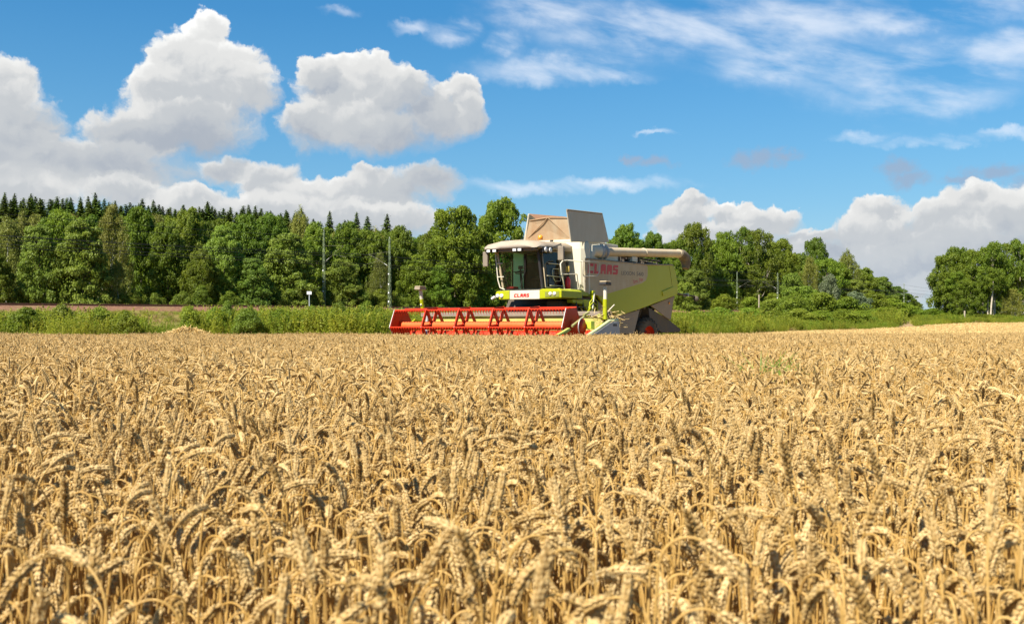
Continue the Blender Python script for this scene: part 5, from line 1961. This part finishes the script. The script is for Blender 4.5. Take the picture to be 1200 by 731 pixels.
grass_m = leaf_mat('verge grass', (0.20, 0.235, 0.016), (0.32, 0.34, 0.04), 0.5)
weed_m = leaf_mat('verge weeds', (0.14, 0.20, 0.014), (0.24, 0.29, 0.026), 0.5)
dry_m = leaf_mat('dry grass', (0.26, 0.19, 0.06), (0.36, 0.27, 0.10), 0.3)
def leafy_mesh(name, seed, n, h, spread, mat, size):
    """a clump of upright leafy stems"""
    rg = np.random.default_rng(seed)
    cen, ti = [], []
    for i in range(n):
        b = rg.normal(0, spread, 2)
        hh = h * rg.uniform(0.55, 1.1)
        lean = rg.normal(0, 0.16, 2)
        k = int(44 * hh / h)
        f = np.sort(rg.uniform(0.08, 1, k))
        t = rg.uniform(0, 6.28, k)
        rad = 0.10 * (1.1 - f) * rg.uniform(0.4, 1.2, k)
        cen.append(np.stack([b[0] + lean[0] * f * hh + rad * np.cos(t), b[1] + lean[1] * f * hh + rad * np.sin(t), f * hh], 1))
        ti.append(np.clip(np.full(k, rg.uniform(0.1, 0.9)) + rg.normal(0, 0.15, k), 0, 1))
    c = np.concatenate(cen)
    nr = rg.normal(size=c.shape) * 0.6 + np.array([0, 0, 0.6])
    nr /= np.linalg.norm(nr, axis=1)[:, None]
    v, q = leaf_quads(rg, c, nr, size, 0.3)
    return np_mesh(name, v, q, mat, {'tint': np.repeat(np.concatenate(ti), 4)})


srcs = [tuft_mesh('grass_tuft', 1, 80, 0.8, 0.16, grass_m, 0.008), tuft_mesh('grass_tuft', 2, 80, 0.95, 0.2, grass_m, 0.009),
        leafy_mesh('weed_tuft', 3, 22, 1.0, 0.22, weed_m, 0.055), leafy_mesh('weed_tuft', 4, 24, 1.1, 0.24, grass_m, 0.05),
        tuft_mesh('dry_tuft', 5, 60, 0.7, 0.2, dry_m, 0.013)]
rg = np.random.default_rng(9)


def verge_points(n, x0, x1, y0, y1, ok):
    x = rg.uniform(x0, x1, n); y = rg.uniform(y0, y1, n)
    m = ok(x, y)
    return x[m], y[m]


def near_track(x, y, o0, o1):
    """between offsets o0 and o1 from the near track edge"""
    dx, dy = x + 12.4, y - 105
    off = -0.810 * dx + 0.586 * dy
    return (off > o0) & (off < o1)


x, y = verge_points(90000, -70, 75, 54, 165, lambda x, y: (y > verge_edge(x)) & near_track(x, y, -70, -4.0) & (np.abs(x / y) < 0.62))
# keep the brown clearing thinner
u = 600 + FOC * x / y
thin = (u > 165) & (u < 240) & (y > 61) & (rg.uniform(0, 1, len(x)) < 0.85)
thin |= (np.abs(u - 1061) < 11) & (y < 150)
x, y, u = x[~thin], y[~thin], u[~thin]
n = len(x)
idx = np.where(rg.uniform(0, 1, n) < 0.10, 4, np.where(np.sin(x * 0.35 + 1.3) * np.sin(y * 0.3 + x * 0.1) + rg.normal(0, 0.4, n) > np.where((u < 470) | (u > 900), -0.45, -0.05), rg.integers(2, 4, n), rg.integers(0, 2, n)))
hs = 0.72 + 0.22 * np.sin(x * 0.5) * np.sin(y * 0.45 + 1) + 0.20 * np.sin(x * 1.3 + 2) * np.sin(y * 0.9) + 0.15 * np.sin(x * 0.21 + 4) + rg.normal(0, 0.14, n)
hs = hs * np.where(u > 1060, 0.62, 1.0)
hs = hs * np.where(u > 780, 0.82 + 0.38 * np.sin(x * 0.62 + 1.1) * np.sin(y * 0.37 + 0.4 * x), 1.0)
hs = np.clip(hs * (1 + 0.72 * (u < 470) * (np.abs(u - 200) > 38) + 0.35 * (u > 470)), 0.3, 1.8)
pts = np.stack([x, y, ground_z(x, y) - 0.03], 1)
rots = np.stack([np.zeros(n), np.zeros(n), rg.uniform(0, 6.28, n)], 1)
o = scatter('grass', pts, rots, np.stack([hs * 1.1, hs * 1.1, hs], 1), idx, srcs)
o['kind'] = 'stuff'
# worn brown path that climbs from the stubble to the gap
pv, pq = [], []
for i in range(13):
    f = i / 12
    py_ = 106 + 44 * f
    px_ = at_px(1057 + 9 * f + 2.5 * math.sin(f * 7), py_)
    wd_ = 2.0 + 0.5 * math.sin(f * 9)
    for s_ in (-1, -0.5, 0, 0.5, 1):
        pv.append((px_ + s_ * wd_, py_, gz(px_ + s_ * wd_, py_) + 0.10 - 0.04 * abs(s_)))
for i in range(12):
    for j in range(4):
        k = i * 5 + j
        pq.append((k, k + 1, k + 6, k + 5))
o = link('path', np_mesh('path', np.array(pv), np.array(pq), plain('worn brown earth', (0.30, 0.19, 0.09), 0.95, 0, 0.35, 3.0), smooth=True))
o['kind'] = 'structure'
# dry grass on the bank of the railway
t = rg.uniform(-120, 130, 9000); off = rg.uniform(-9.3, -3.2, 9000)
bx, by = track_pt(t)
bx, by = bx - 0.810 * off, by + 0.586 * off
hb = np.interp(off, [-9.5, -7.5, -5.0, -2.2], [-99, -1.3, -0.75, -0.47])
bz = np.where(off < -7.5, ground_z(bx, by), track_h(by - 0.586 * off) + hb) - 0.05
sc = rg.uniform(0.3, 0.6, 9000)
o = scatter('bank_grass', np.stack([bx, by, bz], 1), np.stack([0 * t, 0 * t, rg.uniform(0, 6.28, 9000)], 1), np.stack([sc, sc, sc], 1),
            np.where(rg.uniform(0, 1, 9000) < 0.6, 4, rg.integers(0, 2, 9000)), srcs)
o['kind'] = 'stuff'
# stubble stalks on the cut field
stub_m = leaf_mat('stubble stalks', (0.46, 0.31, 0.11), (0.62, 0.46, 0.20), 0.15)
ssrc = [tuft_mesh('stubble_tuft', 21 + k, 40, 0.14, 0.35, stub_m, 0.010, 0.35) for k in range(3)]
x, y = verge_points(42000, -10, 90, 44, 150, lambda x, y: (y > crop_edge(x)) & (y < verge_edge(x) + 1) & (np.abs(x / y) < 0.62) & (x / y > -0.05))
n = len(x)
o = scatter('stubble', np.stack([x, y, ground_z(x, y) + 0.02], 1), np.stack([np.zeros(n), np.zeros(n), rg.uniform(0, 6.28, n)], 1), np.ones((n, 3)) * rg.uniform(0.7, 1.3, n)[:, None], rg.integers(0, 3, n), ssrc)
o['kind'] = 'stuff'


# ------------------------------------------------------------------ wheat
def wheat_mat(name, c1, c2, c3, trans):
    m, w = new_mat(name)
    at = w.n('ShaderNodeAttribute')
    at.attribute_name = 'tint'
    oi = w.n('ShaderNodeObjectInfo')
    tc = w.n('ShaderNodeTexCoord').outputs['Object']
    n1 = w.noise(tc, 160.0, 3.0, 0.6)
    t = w.m('ADD', at.outputs['Fac'], w.maprange(oi.outputs['Random'], 0, 1, -0.15, 0.15), clamp=True)
    c = w.mix(t, rgb(c1), rgb(c2))
    c = w.mix(w.maprange(n1, 0.45, 0.72, 0.0, 0.45), c, rgb(c3))
    b = principled(w, c, 0.5, 0, 0.32)
    tr = w.n('ShaderNodeBsdfTranslucent')
    w.put(tr.inputs[0], c)
    mx = w.n('ShaderNodeMixShader')
    mx.inputs[0].default_value = trans
    w.t.links.new(b, mx.inputs[1])
    w.t.links.new(tr.outputs[0], mx.inputs[2])
    finish(w, mx.outputs[0])
    return m


EAR_M = wheat_mat('ripe ear', (0.46, 0.285, 0.082), (0.76, 0.565, 0.260), (0.31, 0.160, 0.040), 0.26)
STEM_M = wheat_mat('ripe straw', (0.50, 0.29, 0.068), (0.67, 0.44, 0.145), (0.36, 0.19, 0.045), 0.25)
BLADE_M = wheat_mat('dry leaf', (0.44, 0.29, 0.11), (0.62, 0.45, 0.22), (0.33, 0.2, 0.08), 0.3)


class Geo:
    def __init__(self):
        self.v, self.q, self.t, self.n = [], [], [], 0
        self.tr = []

    def grid(self, rings, tint, close=True):
        """rings: (m, k, 3)"""
        m, k = rings.shape[:2]
        i = np.arange(m - 1)[:, None] * k
        j = np.arange(k if close else k - 1)[None, :]
        j2 = (j + 1) % k
        q = np.stack([i + j, i + j2, i + k + j2, i + k + j], -1).reshape(-1, 4) + self.n
        self.v.append(rings.reshape(-1, 3)); self.q.append(q)
        self.t.append(np.full(m * k, tint)); self.n += m * k

    def mesh(self, name, mat, smooth=True):
        return np_mesh(name, np.concatenate(self.v), np.concatenate(self.q), mat, {'tint': np.concatenate(self.t)}, smooth)


def plant_curve(rg, H):
    """stem and ear centre lines in the plane x-z: upright straw that arches over into the ear"""
    bend = rg.choice([rg.uniform(0.15, 1.0), rg.uniform(1.7, 2.5), rg.uniform(2.45, 3.3)], p=[0.06, 0.26, 0.68])
    lean = rg.normal(0, 0.05)
    stem_n, crook = 9, rg.uniform(0.035, 0.06)
    ear_l = rg.uniform(0.050, 0.067)
    f_stem = rg.uniform(0.55, 0.88)
    a = lean
    p = np.array([0.0, 0.0, 0.0])
    pts = [p.copy()]
    L0 = H - 0.05
    for i in range(stem_n):
        a += rg.normal(0, 0.012)
        p = p + np.array([math.sin(a), 0, math.cos(a)]) * L0 / stem_n
        pts.append(p.copy())
    m = 7
    for i in range(m):
        a += (bend - lean) * f_stem / m
        p = p + np.array([math.sin(a), 0, math.cos(a)]) * crook / m
        pts.append(p.copy())
    ear = [p.copy()]
    m2 = 20
    for i in range(m2):
        a += (bend - lean) * (1 - f_stem) / m2
        p = p + np.array([math.sin(a), 0, math.cos(a)]) * ear_l / m2
        ear.append(p.copy())
    return np.array(pts), np.array(ear)


def tube_np(g, pts, rad, k, tint):
    pts = np.asarray(pts)
    d = np.gradient(pts, axis=0)
    d /= np.linalg.norm(d, axis=1)[:, None]
    u = np.cross(d, np.array([0, 1.0, 0.001])); u /= np.linalg.norm(u, axis=1)[:, None]
    w_ = np.cross(d, u)
    t = np.arange(k) * 2 * math.pi / k
    r = np.broadcast_to(np.asarray(rad, dtype=float), (len(pts),))
    rings = pts[:, None, :] + r[:, None, None] * (u[:, None, :] * np.cos(t)[None, :, None] + w_[:, None, :] * np.sin(t)[None, :, None])
    g.grid(rings, tint)


def body(g, c, ax, up, L, wd, th, tint, seg, prof):
    """a pointed grain husk: c its foot, ax along it"""
    ax = ax / np.linalg.norm(ax)
    up = up - ax * up.dot(ax); up /= np.linalg.norm(up)
    sd = np.cross(ax, up)
    t = np.arange(seg) * 2 * math.pi / seg
    rings = []
    for (f, r) in prof:
        rings.append(c + ax * L * f + (sd[None, :] * (np.cos(t) * r * wd)[:, None] + up[None, :] * (np.sin(t) * r * th)[:, None]))
    g.grid(np.array(rings), tint)


PROF_HI = [(0.0, 0.25), (0.18, 0.80), (0.42, 1.0), (0.70, 0.72), (0.90, 0.30), (1.10, 0.03)]
PROF_LO = [(0.0, 0.35), (0.40, 1.0), (1.08, 0.05)]


def ear_geo(g, rg, ear, hi, tint, phi):
    d = np.gradient(ear, axis=0); d /= np.linalg.norm(d, axis=1)[:, None]
    by = np.array([0, 1.0, 0])
    n = len(ear) - 1
    nodes = 19 if hi else 15
    for i in range(nodes):
        f = i / (nodes - 1)
        k = f * (n - 1)
        a = int(k); b = min(n, a + 1)
        c = ear[a] * (1 - (k - a)) + ear[b] * (k - a)
        t = d[a]
        n1 = np.cross(t, by)
        s = n1 * math.cos(phi) + by * math.sin(phi)          # plane of the two ranks
        o = np.cross(t, s)
        sg = 1 if i % 2 else -1
        sz = (0.55 + 0.45 * math.sin(math.pi * min(1, 0.12 + f * 0.86)) ** 0.6) * rg.uniform(0.9, 1.1)
        ti = np.clip(tint + rg.normal(0, 0.13), 0, 1)
        if hi:
            for (oo, sp, sz2) in ((-1, 0.36, 0.92), (1, 0.36, 0.92), (0, 0.52, 1.0)):
                ax = t + s * sg * sp + o * oo * 0.38 + rg.normal(0, 0.11, 3)
                body(g, c + s * sg * 0.0012 * (1.6 if oo == 0 else 1) + o * oo * 0.0016, ax, s * sg + o * oo * 0.5, 0.0098 * sz * sz2 * rg.uniform(0.85, 1.15), 0.0027 * sz, 0.0022 * sz, np.clip(ti + rg.normal(0, 0.13), 0, 1), 6, PROF_HI)
        else:
            ax = t + s * sg * 0.42
            body(g, c + s * sg * 0.0016, ax, s, 0.0104 * sz, 0.0046 * sz, 0.0036 * sz, ti, 5, PROF_LO)
    tube_np(g, ear, 0.0016, 4, tint * 0.6)


def leaf_geo(g, rg, pts, tint):
    """one or two withered leaf blades hanging from the straw"""
    for _ in range(rg.integers(1, 3)):
        z = rg.uniform(0.35, 0.72)
        i = int(z * 9)
        p = pts[i].copy()
        t = rg.uniform(0, 6.28); a = rg.uniform(0.2, 0.9)
        L = rg.uniform(0.10, 0.22)
        rows = []
        tw = rg.uniform(-2.5, 2.5)
        for k in range(7):
            f = k / 6
            dirv = np.array([math.cos(t) * math.sin(a), math.sin(t) * math.sin(a), math.cos(a)])
            sd = np.array([-math.sin(t), math.cos(t), 0]) * math.cos(tw * f) + np.cross(dirv, [-math.sin(t), math.cos(t), 0]) * math.sin(tw * f)
            w_ = 0.0045 * math.sin(math.pi * min(1, 0.25 + 0.75 * f)) + 0.0006
            rows.append([p - sd * w_, p + sd * w_])
            p = p + dirv * L / 6
            a += rg.uniform(0.2, 0.55)
        g.grid(np.array(rows), np.clip(tint + rg.normal(0, 0.2), 0, 1), False)


def one_plant(seed, hi=True):
    rg = np.random.default_rng(seed)
    H = 0.703 + rg.normal(0, 0.018)
    st, ear = plant_curve(rg, H)
    tint = np.clip(rg.normal(0.55, 0.28), 0, 1)
    gs, ge, gl = Geo(), Geo(), Geo()
    r = np.linspace(0.0019, 0.0013, len(st))
    tube_np(gs, st, r, 6, np.clip(tint + rg.normal(0, 0.15), 0, 1))
    ear_geo(ge, rg, ear, hi, tint, rg.uniform(0, math.pi))
    leaf_geo(gl, rg, st, tint)
    return gs, ge, gl


NV = 16
near = []
for k in range(NV):
    gs, ge, gl = one_plant(500 + k)
    near.append((gs.mesh('wheat_stem', STEM_M), ge.mesh('wheat_ear', EAR_M), gl.mesh('wheat_leaf', BLADE_M)))


def joined(parts, name):
    """one mesh of several, keeping their materials"""
    bm = bmesh.new()
    off = 0
    for mi, me in enumerate(parts):
        bm.from_mesh(me)
        bm.faces.ensure_lookup_table()
        for f in bm.faces[off:]:
            f.material_index = mi
        off = len(bm.faces)
    out = bpy.data.meshes.new(name)
    bm.to_mesh(out)
    bm.free()
    for me in parts:
        out.materials.append(me.materials[0])
    return out


sources = [joined(p, 'wheat_plant') for p in near]


def clump_mesh(seed, n=155, side=0.5):
    rg = np.random.default_rng(seed)
    gs, ge, gl = Geo(), Geo(), Geo()
    for i in range(n):
        ox, oy = rg.uniform(-side * 0.62, side * 0.62, 2)
        rz = rg.uniform(0, 6.28)
        H = 0.698 + rg.normal(0, 0.032)
        st, ear = plant_curve(rg, H)
        c, s = math.cos(rz), math.sin(rz)
        M = np.array([[c, -s, 0], [s, c, 0], [0, 0, 1]])
        off = np.array([ox, oy, 0])
        tint = np.clip(rg.normal(0.55, 0.28), 0, 1)
        a, b, e = Geo(), Geo(), Geo()
        sp = st[[0, 4, 7, 9, 11, 13, 16]]
        tube_np(a, sp, np.linspace(0.0022, 0.0015, len(sp)), 4, np.clip(tint + rg.normal(0, 0.15), 0, 1))
        ear_geo(b, rg, ear, False, tint, rg.uniform(0, math.pi))
        if rg.uniform() < 0.6:
            leaf_geo(e, rg, st, tint)
        for src, dst in ((a, gs), (b, ge), (e, gl)):
            for v, q, t in zip(src.v, src.q, src.t):
                dst.v.append(v @ M.T + off); dst.t.append(t)
            dst.q += [q + dst.n for q in src.q]
            dst.n += src.n
    return joined([gs.mesh('a', STEM_M), ge.mesh('b', EAR_M), gl.mesh('c', BLADE_M)], 'wheat_clump')


NC = 7
sources += [clump_mesh(900 + k) for k in range(NC)]

rg = np.random.default_rng(21)


def height_field(x, y):
    return 1 + 0.022 * np.sin(x * 1.1 + 0.6 * y) + 0.020 * np.sin(y * 0.9 - 0.5 * x + 2) + 0.012 * np.sin(2.7 * x + 1) * np.sin(2.3 * y)


# nearest stalks one by one
area_y0, area_y1 = 0.62, 3.5
n = 8800
y = np.sqrt(rg.uniform(area_y0 ** 2, area_y1 ** 2, n))
x = rg.uniform(-1, 1, n) * (0.62 * y + 0.7)
h = height_field(x, y) * (1 + rg.normal(0, 0.042, n)) * np.where(y < 0.95, 0.955, 1.0)
kind = rg.integers(0, NV, n)
rz = rg.uniform(0, 6.28, n)
tilt = rg.normal(0, 0.06, (n, 2))
order = np.argsort(y)
inframe = [i for i in order if abs(x[i] / y[i]) < 0.52 and y[i] > 0.66][:300]
solo = set(inframe)
for i in inframe:
    st, er, lf = near[kind[i]]
    o = empty('wheat_stalk', (x[i], y[i], 0.0))
    o.rotation_euler = (tilt[i, 0], tilt[i, 1], rz[i])
    o.scale = (1, 1, h[i])
    tag(o, 'ripe golden wheat stalk with a drooping ear in the nearest rows of the crop', 'wheat stalk', 'wheat stalks nearest the camera')
    for nm, me in (('stem', st), ('ear', er), ('leaf', lf)):
        link(nm, me, o)
rest = np.array([i for i in range(n) if i not in solo])
P = [np.stack([x[rest], y[rest], np.zeros(len(rest))], 1)]
RO = [np.stack([tilt[rest, 0], tilt[rest, 1], rz[rest]], 1)]
SC = [np.stack([np.ones(len(rest)), np.ones(len(rest)), h[rest]], 1)]
ID = [kind[rest]]
# the rest of the crop in clumps
gx, gy = np.meshgrid(np.arange(-34, 44, 0.46), np.arange(3.6, 44, 0.46))
cx_ = gx.ravel() + rg.uniform(-0.17, 0.17, gx.size)
cy_ = gy.ravel() + rg.uniform(-0.17, 0.17, gx.size)
lx_ = (cx_ - CO[0]) * CC - (cy_ - CO[1]) * CS
ly_ = (cx_ - CO[0]) * CS + (cy_ - CO[1]) * CC
swathe = (lx_ > -4.0) & (lx_ < 4.2) & (ly_ > 0.15)
keep = (np.abs(cx_) < 0.60 * cy_ + 1.8) & (cy_ < crop_edge(cx_)) & ~swathe
cx_, cy_ = cx_[keep], cy_[keep]
m = len(cx_)
hh_ = height_field(cx_, cy_) * (1 + rg.normal(0, 0.02, m))
P.append(np.stack([cx_, cy_, np.zeros(m)], 1))
RO.append(np.stack([rg.normal(0, 0.02, m), rg.normal(0, 0.02, m), rg.uniform(0, 6.28, m)], 1))
SC.append(np.stack([np.ones(m), np.ones(m), hh_], 1))
ID.append(NV + rg.integers(0, NC, m))
# a few taller ears that stand above the rest
k = 260
ty = rg.uniform(4, 36, k); tx = rg.uniform(-0.55, 0.55, k) * ty
lx_ = (tx - CO[0]) * CC - (ty - CO[1]) * CS; ly_ = (tx - CO[0]) * CS + (ty - CO[1]) * CC
kp = ~((lx_ > -4.0) & (lx_ < 4.2) & (ly_ > 0.0))
tx, ty = tx[kp], ty[kp]; k = len(tx)
P.append(np.stack([tx, ty, np.zeros(k)], 1)); RO.append(np.stack([rg.normal(0, .05, k), rg.normal(0, .05, k), rg.uniform(0, 6.28, k)], 1))
SC.append(np.stack([np.ones(k), np.ones(k), rg.uniform(1.07, 1.16, k)], 1)); ID.append(rg.integers(0, NV, k))
o = scatter('wheat', np.concatenate(P), np.concatenate(RO), np.concatenate(SC), np.concatenate(ID), sources)
tag(o, kind='stuff')

# green weed that grew up through the crop
wx_, wy_ = at_px(907, 7.0), 7.0
wd = empty('green_weed', (wx_, wy_, 0.0))
tag(wd, 'tuft of green weed growing up through the ripe wheat right of the harvester', 'weed')
wm = tuft_mesh('weed_leaves', 33, 110, 0.44, 0.10, leaf_mat('fresh weed', (0.13, 0.21, 0.03), (0.25, 0.33, 0.05), 0.4), 0.007, 0.22)
wo = link('leaves', wm, wd)
wo.location = (0, 0, 0.44)
MB().tube([(0, 0, 0), (0.02, 0, 0.3), (0.0, 0.02, 0.55)], 0.006, 6).build('stem', LEAF['willow'] if False else grass_m, wd)
